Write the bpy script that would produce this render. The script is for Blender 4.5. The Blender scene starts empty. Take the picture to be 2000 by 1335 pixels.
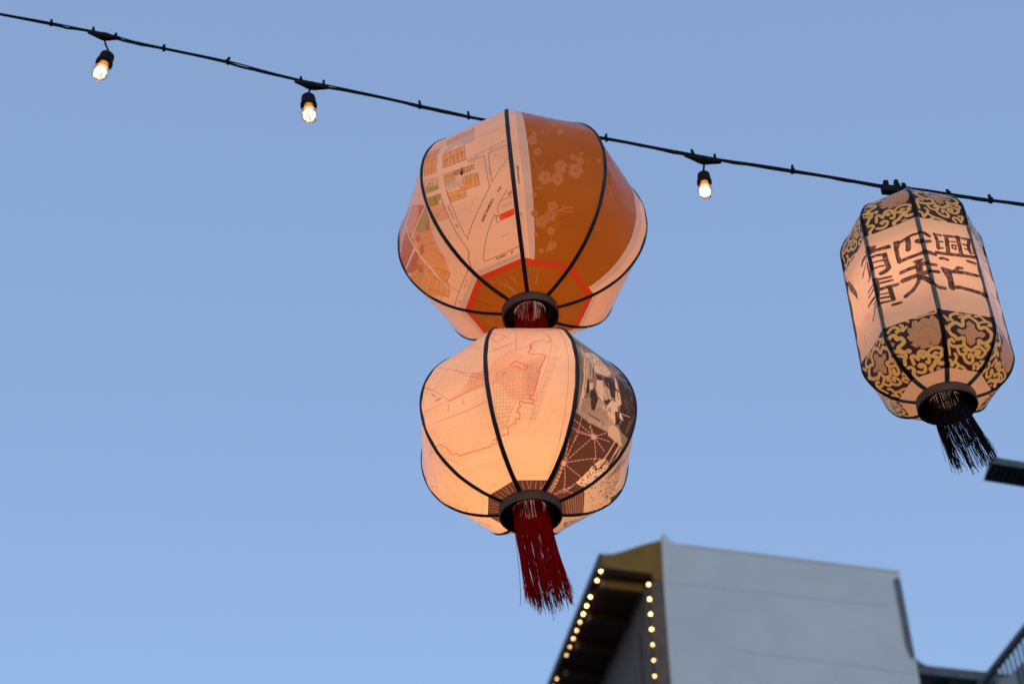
import bpy, bmesh, math, random
import numpy as np
from mathutils import Vector, Matrix
R=math.radians
sc=bpy.context.scene
C=sc.collection
# ------------------------------------------------ camera
cam_d=bpy.data.cameras.new('camera');cam=bpy.data.objects.new('camera',cam_d);C.objects.link(cam);sc.camera=cam
cam_d.sensor_width=36;cam_d.lens=2765.15/2000*36;cam_d.clip_start=.05;cam_d.clip_end=3000
cam.location=(0,0,1.6);cam.rotation_euler=(R(90+37.978),0,0)
cam_d.dof.use_dof=True;cam_d.dof.focus_distance=4.1;cam_d.dof.aperture_fstop=2.9
# ------------------------------------------------ dusk sky and the last glow from behind the camera
w=bpy.data.worlds.new('World');sc.world=w;w.use_nodes=True;nt=w.node_tree
bg=nt.nodes['Background'];sky=nt.nodes.new('ShaderNodeTexSky');sky.sky_type='NISHITA';sky.sun_disc=False
sky.sun_elevation=R(15);sky.sun_rotation=R(180);sky.ozone_density=2.2;sky.dust_density=.5
nt.links.new(sky.outputs[0],bg.inputs[0]);bg.inputs[1].default_value=.072
veil=nt.nodes.new('ShaderNodeBackground');veil.inputs[0].default_value=(.202,.297,.500,1);veil.inputs[1].default_value=1
ad=nt.nodes.new('ShaderNodeAddShader');nt.links.new(bg.outputs[0],ad.inputs[0]);nt.links.new(veil.outputs[0],ad.inputs[1])
nt.links.new(ad.outputs[0],nt.nodes['World Output'].inputs[0])
sun_d=bpy.data.lights.new('sun','SUN');sun=bpy.data.objects.new('sun',sun_d);C.objects.link(sun)
sun_d.energy=.36;sun_d.angle=R(30);sun_d.color=(1,.93,.82);sun.rotation_euler=(R(75),0,R(-12))
sc.view_settings.view_transform='Standard';sc.view_settings.look='None';sc.view_settings.exposure=0;sc.view_settings.gamma=1
try: sc.view_settings.use_curve_mapping=False
except Exception: pass
sc.cycles.max_bounces=10;sc.cycles.transmission_bounces=8;sc.cycles.transparent_max_bounces=16
rnd=random.Random(7)
# ------------------------------------------------ helpers
def link(o,parent=None):
    C.objects.link(o)
    if parent: o.parent=parent
    return o
def tag(o,label=None,cat=None,group=None,kind=None):
    for k,v in (('label',label),('category',cat),('group',group),('kind',kind)):
        if v: o[k]=v
    return o
def empty(name,loc,**k):
    o=bpy.data.objects.new(name,None);o.location=loc;o.empty_display_size=.1;C.objects.link(o);return tag(o,**k)
def wloc(o):
    v=Vector((0,0,0))
    while o: v+=o.location;o=o.parent
    return v
class MB:
    """collects shapes, builds one mesh object"""
    def __init__(s): s.v=[];s.f=[];s.sm=[]
    def add(s,v,f,smooth=False):
        n=len(s.v);s.v+=[tuple(p) for p in v];s.f+=[tuple(i+n for i in q) for q in f];s.sm+=[smooth]*len(f);return s
    def hexa(s,b,t): # bottom 4, top 4 corners
        return s.add(list(b)+list(t),[(3,2,1,0),(4,5,6,7),(0,1,5,4),(1,2,6,5),(2,3,7,6),(3,0,4,7)])
    def box(s,o,a,b,c): # origin and three edge vectors
        o,a,b,c=map(Vector,(o,a,b,c));return s.hexa([o,o+a,o+a+b,o+b],[o+c,o+a+c,o+a+b+c,o+b+c])
    def prism(s,pts,vec):
        n=len(pts);vec=Vector(vec);P=[Vector(p) for p in pts]
        return s.add(P+[p+vec for p in P],[tuple(range(n))[::-1],tuple(range(n,2*n))]+[(i,(i+1)%n,(i+1)%n+n,i+n) for i in range(n)])
    def tube(s,pts,r,n=6,caps=True):
        P=[Vector(p) for p in pts];rs=r if isinstance(r,(list,tuple)) else [r]*len(P)
        d=(P[1]-P[0]).normalized();x=d.orthogonal().normalized();V=[]
        for i,p in enumerate(P):
            d=(P[min(i+1,len(P)-1)]-P[max(i-1,0)]).normalized();x=(x-d*x.dot(d)).normalized();y=d.cross(x)
            V+=[p+(x*math.cos(2*math.pi*k/n)+y*math.sin(2*math.pi*k/n))*rs[i] for k in range(n)]
        F=[(i*n+k,i*n+(k+1)%n,(i+1)*n+(k+1)%n,(i+1)*n+k) for i in range(len(P)-1) for k in range(n)]
        if caps: F+=[tuple(range(n))[::-1],tuple(range((len(P)-1)*n,len(P)*n))]
        return s.add(V,F,n>4)
    def lathe(s,prof,n=24,M=None): # (r,z) pairs, closed where r=0
        V=[];F=[];M=M or Matrix.Identity(4)
        for r,z in prof: V+=[M@Vector((r*math.cos(2*math.pi*k/n),r*math.sin(2*math.pi*k/n),z)) for k in range(n)]
        F=[(i*n+k,i*n+(k+1)%n,(i+1)*n+(k+1)%n,(i+1)*n+k) for i in range(len(prof)-1) for k in range(n)]
        return s.add(V,F,True)
    def build(s,name,mat,parent=None,origin=None):
        me=bpy.data.meshes.new(name);pw=wloc(parent);o=Vector(origin) if origin else pw
        me.from_pydata([Vector(p)-o for p in s.v],[],s.f);me.update()
        me.polygons.foreach_set('use_smooth',s.sm);me.materials.append(mat)
        bm=bmesh.new();bm.from_mesh(me);bmesh.ops.recalc_face_normals(bm,faces=bm.faces);bm.to_mesh(me);bm.free()
        ob=bpy.data.objects.new(name,me);ob.location=o-pw;return link(ob,parent)
def mat(name,col,rough=.6,metal=0,noise=None,bump=0,emit=None,es=0,spec=.5,scale=8):
    m=bpy.data.materials.new(name);m.use_nodes=True;t=m.node_tree;p=t.nodes['Principled BSDF']
    p.inputs['Base Color'].default_value=(*col,1);p.inputs['Roughness'].default_value=rough;p.inputs['Metallic'].default_value=metal
    p.inputs['Specular IOR Level'].default_value=spec
    if noise or bump:
        tc=t.nodes.new('ShaderNodeTexCoord');nz=t.nodes.new('ShaderNodeTexNoise');nz.inputs['Scale'].default_value=scale;nz.inputs['Detail'].default_value=6
        t.links.new(tc.outputs['Object'],nz.inputs['Vector'])
        if noise:
            r=t.nodes.new('ShaderNodeValToRGB');r.color_ramp.elements[0].position=.3;r.color_ramp.elements[1].position=.7
            r.color_ramp.elements[0].color=(*noise,1);r.color_ramp.elements[1].color=(*col,1)
            t.links.new(nz.outputs[0],r.inputs[0]);t.links.new(r.outputs[0],p.inputs['Base Color'])
        if bump:
            b=t.nodes.new('ShaderNodeBump');b.inputs['Strength'].default_value=bump;b.inputs['Distance'].default_value=.02
            t.links.new(nz.outputs[0],b.inputs['Height']);t.links.new(b.outputs[0],p.inputs['Normal'])
    if emit: p.inputs['Emission Color'].default_value=(*emit,1);p.inputs['Emission Strength'].default_value=es
    return m
# ------------------------------------------------ street
g=MB();g.add([(-900,-900,0),(900,-900,0),(900,900,0),(-900,900,0)],[(0,1,2,3)])
tag(g.build('street_ground',mat('asphalt',(.055,.055,.058),.9,noise=(.04,.04,.042),bump=.2,scale=3)),kind='structure')
# ------------------------------------------------ corner building: s = along the blank side wall, q = back along the street front, h = height
P0=Vector((3.19519,26.04649,1.6));TS=Vector((.972054,.234756,0));DQ=Vector((-.1483,.98894,0))
def W(s_,q,h): return P0+TS*s_+DQ*q+Vector((0,0,h))
def slab(m,s0,s1,q0,q1,h0,h1): return m.hexa([W(s0,q0,h0),W(s1,q0,h0),W(s1,q1,h0),W(s0,q1,h0)],[W(s0,q0,h1),W(s1,q0,h1),W(s1,q1,h1),W(s0,q1,h1)])
def stucco():
    m=mat('painted_stucco',(.60,.61,.575),.85,bump=.25,scale=2.2);t=m.node_tree;p=t.nodes['Principled BSDF']
    tc=t.nodes.new('ShaderNodeTexCoord');mp=t.nodes.new('ShaderNodeMapping');mp.inputs['Scale'].default_value=(.4,.4,.34);t.links.new(tc.outputs['Object'],mp.inputs[0])
    n1=t.nodes.new('ShaderNodeTexNoise');n1.inputs['Scale'].default_value=1.6;n1.inputs['Detail'].default_value=8;n1.inputs['Roughness'].default_value=.65;t.links.new(mp.outputs[0],n1.inputs['Vector'])
    r=t.nodes.new('ShaderNodeValToRGB');r.color_ramp.elements[0].position=.32;r.color_ramp.elements[0].color=(.515,.565,.59,1);r.color_ramp.elements[1].position=.62;r.color_ramp.elements[1].color=(.58,.625,.635,1)
    t.links.new(n1.outputs[0],r.inputs[0]);t.links.new(r.outputs[0],p.inputs['Base Color']);return m
STU=stucco();OCHRE=mat('ochre_paint',(.25,.145,.035),.8,noise=(.20,.11,.028),scale=3,spec=.2);DARKW=mat('glow_tinted_timber',(.080,.030,.016),.7,noise=(.045,.018,.011));BROWN=mat('brown_render',(.16,.115,.09),.9,noise=(.10,.072,.058),bump=.3,scale=4)  # timber colour warmed to stand in for the bulbs' glow on the soffit
GREYB=mat('grey_render',(.15,.115,.095),.9,noise=(.11,.085,.07),scale=2);FLASH=mat('grey_flashing',(.13,.16,.18),.6,noise=(.07,.085,.10),scale=3);JOINT=mat('joint_stain',(.42,.455,.475),.9)
bl=empty('corner_building',W(2.6,3,-1.6),label='pale blank walled building with an upturned roof corner and bulb lined eave',cat='building')
top=[(-.05,15.05),(-.035,15.14),(-.007,15.225),(.03,15.20),(.09,15.10),(.20,15.03),(.373,14.99)]+[(.8+i*.65,14.985+.012*math.sin(i*2.1)) for i in range(7)]+[(5.36,15.0)]
m=MB();m.prism([W(-.07,0,-1.6)]+[W(5.36,0,-1.6)]+[W(a,0,b) for a,b in top[::-1]]+[W(-.075,0,14.2)],DQ*.3);m.build('side_wall',STU,bl)
m=MB();slab(m,0.4,5.37,-.012,.34,14.975,15.01);m.build('coping',mat('coping',(.57,.61,.62),.85,noise=(.50,.54,.56)),bl)
for hl,hr,a,b in ((14.043,14.106,-.02,5.0),(12.68,12.60,1.3,5.33)):
    m=MB();n=26
    for i in range(n):
        u0=a+(b-a)*i/n;u1=a+(b-a)*(i+.93)/n;h0=hl+(hr-hl)*i/n+rnd.uniform(-.006,.006);slab(m,u0,u1,-.004,.01,h0,h0+rnd.uniform(.008,.03))
    m.build('wall_joint',JOINT,bl)
m=MB();m.prism([W(5.19,-.06,14.78),W(5.33,-.06,14.79),W(5.33,-.06,12.98),W(5.26,-.06,12.95),W(5.19,-.06,13.25)],DQ*.10);m.build('flashing',FLASH,bl)
m=MB();slab(m,-.30,-.078,-.01,.35,8,14.06);m.build('corner_pier',BROWN,bl)
m=MB();slab(m,-.345,-.304,.03,.30,8,14.02);m.build('pier_trim',mat('pale_trim',(.15,.11,.085),.8),bl)
m=MB();slab(m,-.40,-.28,.301,7.5,8,14.15);fw=m.build('front_wall',GREYB,bl)
m=MB();slab(m,-.275,5.34,.303,7.5,14.4,14.6);m.build('flat_roof',mat('roof_felt',(.06,.06,.065),.9),bl)
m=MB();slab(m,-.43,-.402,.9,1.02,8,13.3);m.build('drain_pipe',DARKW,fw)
# eave: shaped end board, roof skin, soffit, cross beams, outer fascia
prof=[(-.078,15.03),(-.30,14.94),(-.539,14.842),(-.76,14.73),(-.974,14.63),(-1.15,14.56),(-1.331,14.531),(-1.40,14.52)]
m=MB();m.prism([W(a,-.02,b) for a,b in prof]+[W(-1.38,-.02,14.215),W(-1.2,-.02,14.225),W(-.305,-.02,14.20),W(-.295,-.02,14.09),W(-.078,-.02,14.055)],DQ*.10);m.build('eave_end_board',OCHRE,bl)
m=MB();m.prism([W(-1.402,-.05,14.535),W(-1.46,-.05,14.50),W(-1.45,-.05,14.43),W(-1.50,-.05,14.30),W(-1.535,-.05,14.15),W(-1.48,-.05,14.11),W(-1.384,-.05,14.21)],DQ*7.4);m.build('fascia_moulding',mat('dark_moulding',(.07,.05,.03),.6,noise=(.03,.022,.015)),bl)
m=MB();m.prism([W(a,.085,b-.012) for a,b in prof]+[W(a,.085,b-.06) for a,b in prof[::-1]],DQ*7.3);m.build('eave_roof',mat('green_roof',(.05,.06,.05),.6),bl)
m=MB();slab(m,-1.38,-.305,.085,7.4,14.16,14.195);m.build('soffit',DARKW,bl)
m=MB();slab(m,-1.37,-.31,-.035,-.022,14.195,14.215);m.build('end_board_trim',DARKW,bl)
for i,q in enumerate((.35,1.85,3.2,4.6,6.0)):
    m=MB();slab(m,-1.25,-.42,q,q+.16,13.98,14.158);bm_=m.build('cross_beam',OCHRE if i==0 else mat('beam_brown',(.06,.04,.022),.7),bl)
    m=MB();slab(m,-1.33,-1.27,q-.03,q+.13,13.98,14.13);m.build('beam_tip',mat('beam_tip_pink',(.28,.17,.13),.7),bm_)
# marquee lights
GLOBE=mat('marquee_globe',(.9,.8,.6),.4,emit=(1,.66,.28),es=17);CABLE=mat('black_rubber',(.007,.007,.010),.75,spec=.15)
GL3=[GLOBE]+[mat('marquee_globe_dim',(.9,.8,.6),.4,emit=(1,.62-.05*k,.25-.04*k),es=9-3.6*k) for k in (0,1)]
def globe(M_,r=.021): return MB().lathe([(0,-r),(r*.5,-r*.87),(r*.87,-r*.5),(r,0),(r*.87,r*.5),(r*.5,r*.87),(0,r)],10,M_)
def string(name,label,pts,hang):
    o=empty(name,pts[0],label=label,cat='string lights')
    m=MB();m.tube([p+Vector((0,0,.03)) for p in pts],.009,5);m.build('cable',CABLE,o)
    for i,p in enumerate(pts):
        if i in hang: continue
        M_=Matrix.Translation(p);b=globe(M_).build('bulb',GL3[min(2,int(i/len(pts)*3.4+rnd.uniform(-.3,.3))) if i>2 else 0],o,p)
        MB().tube([p+Vector((0,0,.02)),p+Vector((0,0,.055))],.014,8).build('socket',CABLE,b)
    return o
ev=[0,.40,.76,1.12,1.52,1.90,2.28,2.68,3.08,3.50,3.92,4.32,4.75,5.18,5.6,6.0,6.4]
string('eave_light_string','warm marquee bulbs in a sloping row along the outer edge of the eave',[W(-1.44,q-.1,14.075) for q in ev],{2,11,12})
string('wall_light_string','warm marquee bulbs in an upright row down the brown corner of the building',[W(-.41,-.02,13.945-.335*i) for i in range(14)],set())
# ------------------------------------------------ low dark neighbour at the right of the blank wall
nb=empty('cornice_building',W(9,3,-1.6),label='low dark building with a bracketed cornice right of the blank wall',cat='building')
DKB=mat('dark_masonry',(.05,.045,.05),.85,noise=(.10,.115,.13),scale=1.7,bump=.4)
m=MB();slab(m,5.42,14,.45,8,-1.6,12.66);m.build('wall',DKB,nb)
m=MB();m.hexa([W(5.40,.05,12.66),W(14,.05,12.70),W(14,.8,12.70),W(5.40,.8,12.66)],[W(5.40,.0,12.83),W(14,.0,12.87),W(14,.8,12.87),W(5.40,.8,12.83)]);m.build('cornice',FLASH,nb)
m=MB();m.prism([W(5.36,-.02,12.78),W(5.56,-.02,12.835),W(5.47,-.02,12.87),W(5.36,-.02,12.96)],DQ*.4);m.build('corner_cap',FLASH,nb)
for i in range(14):
    a=5.50+i*.62;m=MB();m.prism([W(a,.10,12.655),W(a,.43,12.655),W(a,.43,12.30),W(a,.30,12.42)],TS*.16);m.build('bracket',mat('bracket_brown',(.022,.014,.016),.7),nb)
    m=MB();slab(m,a+.22,a+.54,.40,.445,12.28,12.60);m.build('frieze_panel',mat('frieze_grey',(.16,.20,.23),.7,noise=(.07,.08,.09),scale=6),nb)
# ------------------------------------------------ balcony rail and small roof house, bottom right corner
def RAYH(px,py,h):
    ff=Vector((0,.788251,.615354));uu=Vector((0,-.615354,.788251));d=ff+Vector((1,0,0))*(px-1000)/2765.15-uu*(py-667.5)/2765.15;return d*(h/d.z)+Vector((0,0,1.6))
A_=RAYH(1935,1313,10.5);B_=RAYH(2000,1231,10.5);dv=(B_-A_).normalized();sv=Vector((-dv.y,dv.x,0));
if sv.x>0: sv=-sv
AB=(B_-A_).length
A_=A_-dv*7;Lr=13.0
rl=empty('balcony_railing',A_+dv*6-Vector((0,0,1.0)),label='dark iron railing sloping across the bottom right corner',cat='railing')
IRON=mat('painted_iron',(.02,.025,.032),.5,noise=(.035,.045,.055))
m=MB();m.box(A_-Vector((0,0,.10)),dv*Lr,sv*.09,(0,0,.10));m.build('top_rail',IRON,rl)
m=MB();m.box(A_-Vector((0,0,1.05)),dv*Lr,sv*.06,(0,0,.05));m.build('bottom_rail',IRON,rl)
first=None
for i in range(int(Lr/(AB/8.5))):
    if first is None:
        m=MB();m.box(A_+dv*.05-Vector((0,0,1.0))+sv*.03,dv*AB*.024,sv*.03,(0,0,.90));first=m.build('baluster',IRON,rl,A_+dv*.05-Vector((0,0,1.0)))
    else:
        o=first.copy();C.objects.link(o);o.parent=rl;o.location=first.location+dv*(AB/8.5)*i
rh_=empty('roof_house',A_+dv*6-sv*2,label='grey gabled roof house behind the iron railing at the bottom right',cat='building')
wv=-sv
m=MB();m.box(A_+wv*.15-Vector((0,0,12.1)),dv*Lr,wv*6,(0,0,11.0));m.build('wall',mat('grey_boarding',(.16,.19,.22),.8,noise=(.10,.12,.14),scale=3),rh_)
K=RAYH(1985,1330,9.9)
m=MB();m.prism([K+Vector((-.30,0,-1.2)),K+Vector((.9,0,-1.2)),K+Vector((.9,0,.0)),K+Vector((.2,0,.35)),K+Vector((-.30,0,-.05))],(.3,2.0,0));m.build('gable',mat('grey_boarding_light',(.22,.25,.28),.8),rh_)
m=MB();K2=RAYH(1954,1335,9.9);m.box(K2-Vector((0,0,1.0)),(.16,0,0),(0,.2,0),(0,0,1.12));m.build('post',mat('weathered_board',(.20,.21,.21),.8),rh_)
# ------------------------------------------------ lamp head reaching in from the right
hL=5.6
a0=RAYH(1938,905,hL);a1=RAYH(2000,915,hL);b0_=RAYH(1921,938,hL)
ux=(a1-a0).normalized();uy=(b0_-a0);uyl=uy.length;uy.normalize()
lp=empty('street_lamp',(a0+ux*3.2).to_tuple()[:2]+(0,),label='dark ribbed street lamp head with painted sky-lit edge reaching in at the right',cat='street lamp')
LAMP=mat('lamp_casting',(.018,.020,.026),.6);LEDGE=mat('lamp_edge_skylit',(.085,.11,.12),.55,noise=(.05,.065,.07),scale=9)
m=MB();m.hexa([a0,a0+ux*.62,a0+ux*.62+uy*uyl,a0+uy*uyl],[a0+Vector((0,0,.05)),a0+ux*.62+Vector((0,0,.05)),a0+ux*.62+uy*uyl*.9+Vector((0,0,.05)),a0+uy*uyl*.9+ux*.02+Vector((0,0,.05))]);hd=m.build('head',LAMP,lp)
m=MB();m.box(a0-uy*.012-Vector((0,0,.004)),ux*.62,uy*.010,(0,0,.058));m.build('skylit_edge',LEDGE,hd)  # paler grey puts the sky's light on the near face into colour
for i in range(13):
    m=MB();m.box(a0+ux*(.035+i*.044)+uy*.02-Vector((0,0,.016)),ux*.018,uy*(uyl-.04),(0,0,.015));m.build('rib',mat('lamp_rib',(.03,.032,.04),.5) if i==0 else bpy.data.materials['lamp_rib'],hd)
pe=a0+ux*3.2+uy*uyl*.5
m=MB();m.tube([a0+ux*.55+uy*uyl*.5+Vector((0,0,.03)),a0+ux*1.6+uy*uyl*.5+Vector((0,0,.12)),pe+Vector((0,0,.05))],.035,8);m.build('arm',IRON,lp)
m=MB();m.tube([Vector((pe.x,pe.y,0)),Vector((pe.x,pe.y,hL+1.9))],[.09,.06],12);m.build('pole',IRON,lp)
# ------------------------------------------------ festoon cable
Z0=1.6;YW=3.36
def PW(px,py,y=YW):
    d=RAYH(px,py,1)-Vector((0,0,1.6));return d*(y/d.y)+Vector((0,0,1.6))
wire=[(-1300,-196),(-760,-108),(-260,-22),(-120,6),(0,28),(100,46),(150,56),(205,67),(260,82),(320,95),(445,121),(520,141),(590,158),(640,168),(730,187),(820,207),(880,220),(945,234),(1060,252),(1180,270),(1280,289),(1350,302),(1410,313),(1480,323),(1550,334),(1640,349),(1715,362),(1750,366),(1800,371),(1852,379),(1935,391),(2000,399),(2140,419),(2280,440),(2700,500),(3200,568)]
wp=[PW(*p) for p in wire]
def along(pts,n=6):
    out=[]
    for i in range(len(pts)-1):
        p0,p1,p2,p3=pts[max(i-1,0)],pts[i],pts[i+1],pts[min(i+2,len(pts)-1)]
        for k in range(n):
            t=k/n;out.append(.5*((2*p1)+(p2-p0)*t+(2*p0-5*p1+4*p2-p3)*t*t+(3*p1-p0-3*p2+p3)*t**3))
    return out+[pts[-1]]
ws=along(wp)
fc=empty('festoon_cable',wp[18],label='black cable pair with zip ties running across the sky over the lanterns',cat='cable')
MB().tube([p+Vector((0,0,.004)) for p in ws],.0028,6).build('support_wire',CABLE,fc)
pc=[];
for i,p in enumerate(ws):
    s_=math.sin(i*.43)+.6*math.sin(i*1.13+1);pc.append(p+Vector((0,.002*math.cos(i*.4),-.0035-.0035*max(0,s_-.5))))
MB().tube(pc,.0045,8).build('power_cable',CABLE,fc)
def at_px(x):
    for a,b in zip(wire[:-1],wire[1:]):
        if a[0]<=x<=b[0]: t=(x-a[0])/(b[0]-a[0]);return PW(x,a[1]+(b[1]-a[1])*t)
for x in (-60,100,182,226,320,445,588,632,820,915,1060,1184,1353,1396,1548,1728,1766,1853,1935,2060):
    p=at_px(x);m=MB();m.lathe([(.009,-.004),(.0115,-.004),(.0115,.004),(.009,.004),(.009,-.004)],10,Matrix.Translation(p)@Matrix.Rotation(R(90),4,'Y')@Matrix.Rotation(rnd.uniform(-.3,.3),4,'X'))
    m.box(p+Vector((-.004,-.004,.009)),(.008,0,0),(0,.007,0),(rnd.uniform(-.003,.003),0,rnd.uniform(.010,.016)));m.build('zip_tie',CABLE,fc)
m=MB()
for x,h in ((1732,.022),(1752,.030),(1766,.016)):
    p=at_px(x);m.box(p+Vector((-.006,-.008,0)),(.012,0,0),(0,.016,0),(0,0,h))
p=at_px(1748);m.box(p+Vector((-.045,-.012,-.022)),(.09,0,-.012),(0,.024,0),(0,0,.026));m.build('junction_block',CABLE,fc)
# ------------------------------------------------ the three clear bulbs
GLASS=bpy.data.materials.new('clear_glass');GLASS.use_nodes=True;t=GLASS.node_tree;t.nodes.clear()
ou=t.nodes.new('ShaderNodeOutputMaterial');mx=t.nodes.new('ShaderNodeMixShader');tr=t.nodes.new('ShaderNodeBsdfTransparent');gl=t.nodes.new('ShaderNodeBsdfGlossy');lw=t.nodes.new('ShaderNodeLayerWeight')
tr.inputs[0].default_value=(.97,.93,.88,1);gl.inputs['Roughness'].default_value=.05;gl.inputs[0].default_value=(1,.92,.84,1);lw.inputs[0].default_value=.35
t.links.new(lw.outputs['Facing'],mx.inputs[0]);t.links.new(tr.outputs[0],mx.inputs[1]);t.links.new(gl.outputs[0],mx.inputs[2]);t.links.new(mx.outputs[0],ou.inputs[0])
FIL=mat('glowing_filament',(1,.8,.5),.5,emit=(1,.72,.33),es=5.5);NECK=mat('glowing_stem',(.7,.35,.1),.4,emit=(1,.42,.10),es=1.1)
def hanging_bulb(top_px,cord,sock_px,tip_px,label):
    top=PW(*top_px);o=empty('hanging_bulb',top,label=label,cat='light bulb',group='clear bulbs hanging from the cable')
    d=(wp[20]-wp[14]).normalized()
    m=MB();n=9;m.tube([top+d*(i/(n-1)-.5)*.125+Vector((0,-.004,-.010-.007*math.sin(math.pi*i/(n-1)))) for i in range(n)],[.006,.008,.010,.014,.0165,.0145,.011,.009,.006],10);m.build('connector',CABLE,o)
    s=PW(*sock_px);e=PW(*tip_px);ax=(e-s);L_=ax.length;ax.normalize();
    M_=Matrix.Translation(s)@ax.to_track_quat('Z','Y').to_matrix().to_4x4()
    cp=[PW(*c) for c in cord];MB().tube(along(cp,4),[.0075]+[.0036]*(len(along(cp,4))-1),7).build('pigtail',CABLE,o)
    k=L_/.106;M_=M_@Matrix.Scale(k,4)
    MB().lathe([(0,-.002),(.008,0),(.0165*1.05,.004),(.0185,.010),(.019,.020),(.0192,.030),(.0215,.031),(.0215,.040),(.0175,.041),(.017,.036),(0,.034)],20,M_).build('socket',CABLE,o)
    q=.036;gb=MB().lathe([(.0125,q),(.0130,q+.006),(.0165,q+.014),(.0212,q+.024),(.0232,q+.034),(.0222,q+.043),(.0170,q+.052),(.0090,q+.0575),(0,q+.059)],24,M_).build('glass',GLASS,o)
    MB().lathe([(0,q-.002),(.0115,q),(.0125,q+.010),(.009,q+.016),(.004,q+.019),(0,q+.020)],12,M_).build('stem',NECK,gb)
    m=MB()
    for j in range(6):
        a=j*math.pi/3+.3;r0,r1=.0045,.0125+.0015*math.sin(j*2.3)
        m.tube([M_@Vector((r0*math.cos(a),r0*math.sin(a),q+.016)),M_@Vector((r1*math.cos(a),r1*math.sin(a),q+.029)),M_@Vector((r1*.9*math.cos(a+.4),r1*.9*math.sin(a+.4),q+.044+.004*math.sin(j*1.7)))],.0034,6)
    m.build('filament',FIL,gb);return o
hanging_bulb((205,67),[(203,72),(206,86),(211,98),(213,109)],(211,106),(188,160),'clear bulb at the far left hanging tilted from the cable')
hanging_bulb((610,163),[(609,170),(604,178),(602,184),(602,191)],(602,188),(605,243),'clear bulb hanging straight between the tilted bulb and the big lantern')
hanging_bulb((1372,307),[(1374,314),(1375,324),(1374,334),(1374,342)],(1374,339),(1379,391),'clear bulb hanging right of the big orange lantern')
GL={'A':[(0,0,.5,1),(.5,1,1,0),(.2,.4,.8,.4)],'B':[(0,0,0,1,.8,.9,.8,.6,0,.5),(0,.5,.9,.4,.9,.1,0,0)],'C':[(.95,.85,.6,1,.1,.8,.1,.2,.6,0,.95,.15)],
'D':[(0,0,0,1,.7,.9,.9,.5,.7,.1,0,0)],'E':[(.9,1,0,1,0,0,.9,0),(0,.5,.7,.5)],'F':[(.9,1,0,1,0,0),(0,.5,.7,.5)],'G':[(.95,.85,.6,1,.1,.8,.1,.2,.6,0,.95,.2,.95,.45,.6,.45)],
'I':[(.5,0,.5,1)],'K':[(0,0,0,1),(.9,1,0,.45),(.25,.55,.9,0)],'M':[(0,0,.05,1,.5,.2,.95,1,1,0)],'N':[(0,0,0,1,.9,0,.9,1)],'O':[(.5,0,.1,.25,.1,.75,.5,1,.9,.75,.9,.25,.5,0)],
'P':[(0,0,0,1,.85,.9,.85,.55,0,.45)],'R':[(0,0,0,1,.85,.9,.85,.55,0,.45),(.3,.45,.9,0)],'S':[(.9,.85,.5,1,.1,.8,.2,.55,.8,.45,.9,.2,.5,0,.1,.15)],
'T':[(0,1,1,1),(.5,1,.5,0)],'U':[(0,1,.05,.2,.5,0,.95,.2,1,1)],'V':[(0,1,.5,0,1,1)],'W':[(0,1,.25,0,.5,.8,.75,0,1,1)],'Y':[(0,1,.5,.5,1,1),(.5,.5,.5,0)]}
def smooth(p,n=5):
    out=[]
    for i in range(len(p)-1):
        q0,q1,q2,q3=p[max(i-1,0)],p[i],p[i+1],p[min(i+2,len(p)-1)]
        for k in range(n):
            t=k/n;out.append(tuple(.5*(2*q1[a]+(q2[a]-q0[a])*t+(2*q0[a]-5*q1[a]+4*q2[a]-q3[a])*t*t+(3*q1[a]-q0[a]-3*q2[a]+q3[a])*t**3) for a in (0,1)))
    return out+[p[-1]]
def soft_noise(H,W,sy,sx,seed):
    r=np.random.RandomState(seed);g=r.rand(H//sy+2,W//sx+2);y=np.arange(H)/sy;x=np.arange(W)/sx;yi=y.astype(int);xi=x.astype(int);fy=(y-yi)[:,None];fx=(x-xi)[None,:]
    a=g[yi][:,xi];b=g[yi][:,xi+1];c=g[yi+1][:,xi];d=g[yi+1][:,xi+1];return (a*(1-fx)+b*fx)*(1-fy)+(c*(1-fx)+d*fx)*fy
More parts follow.
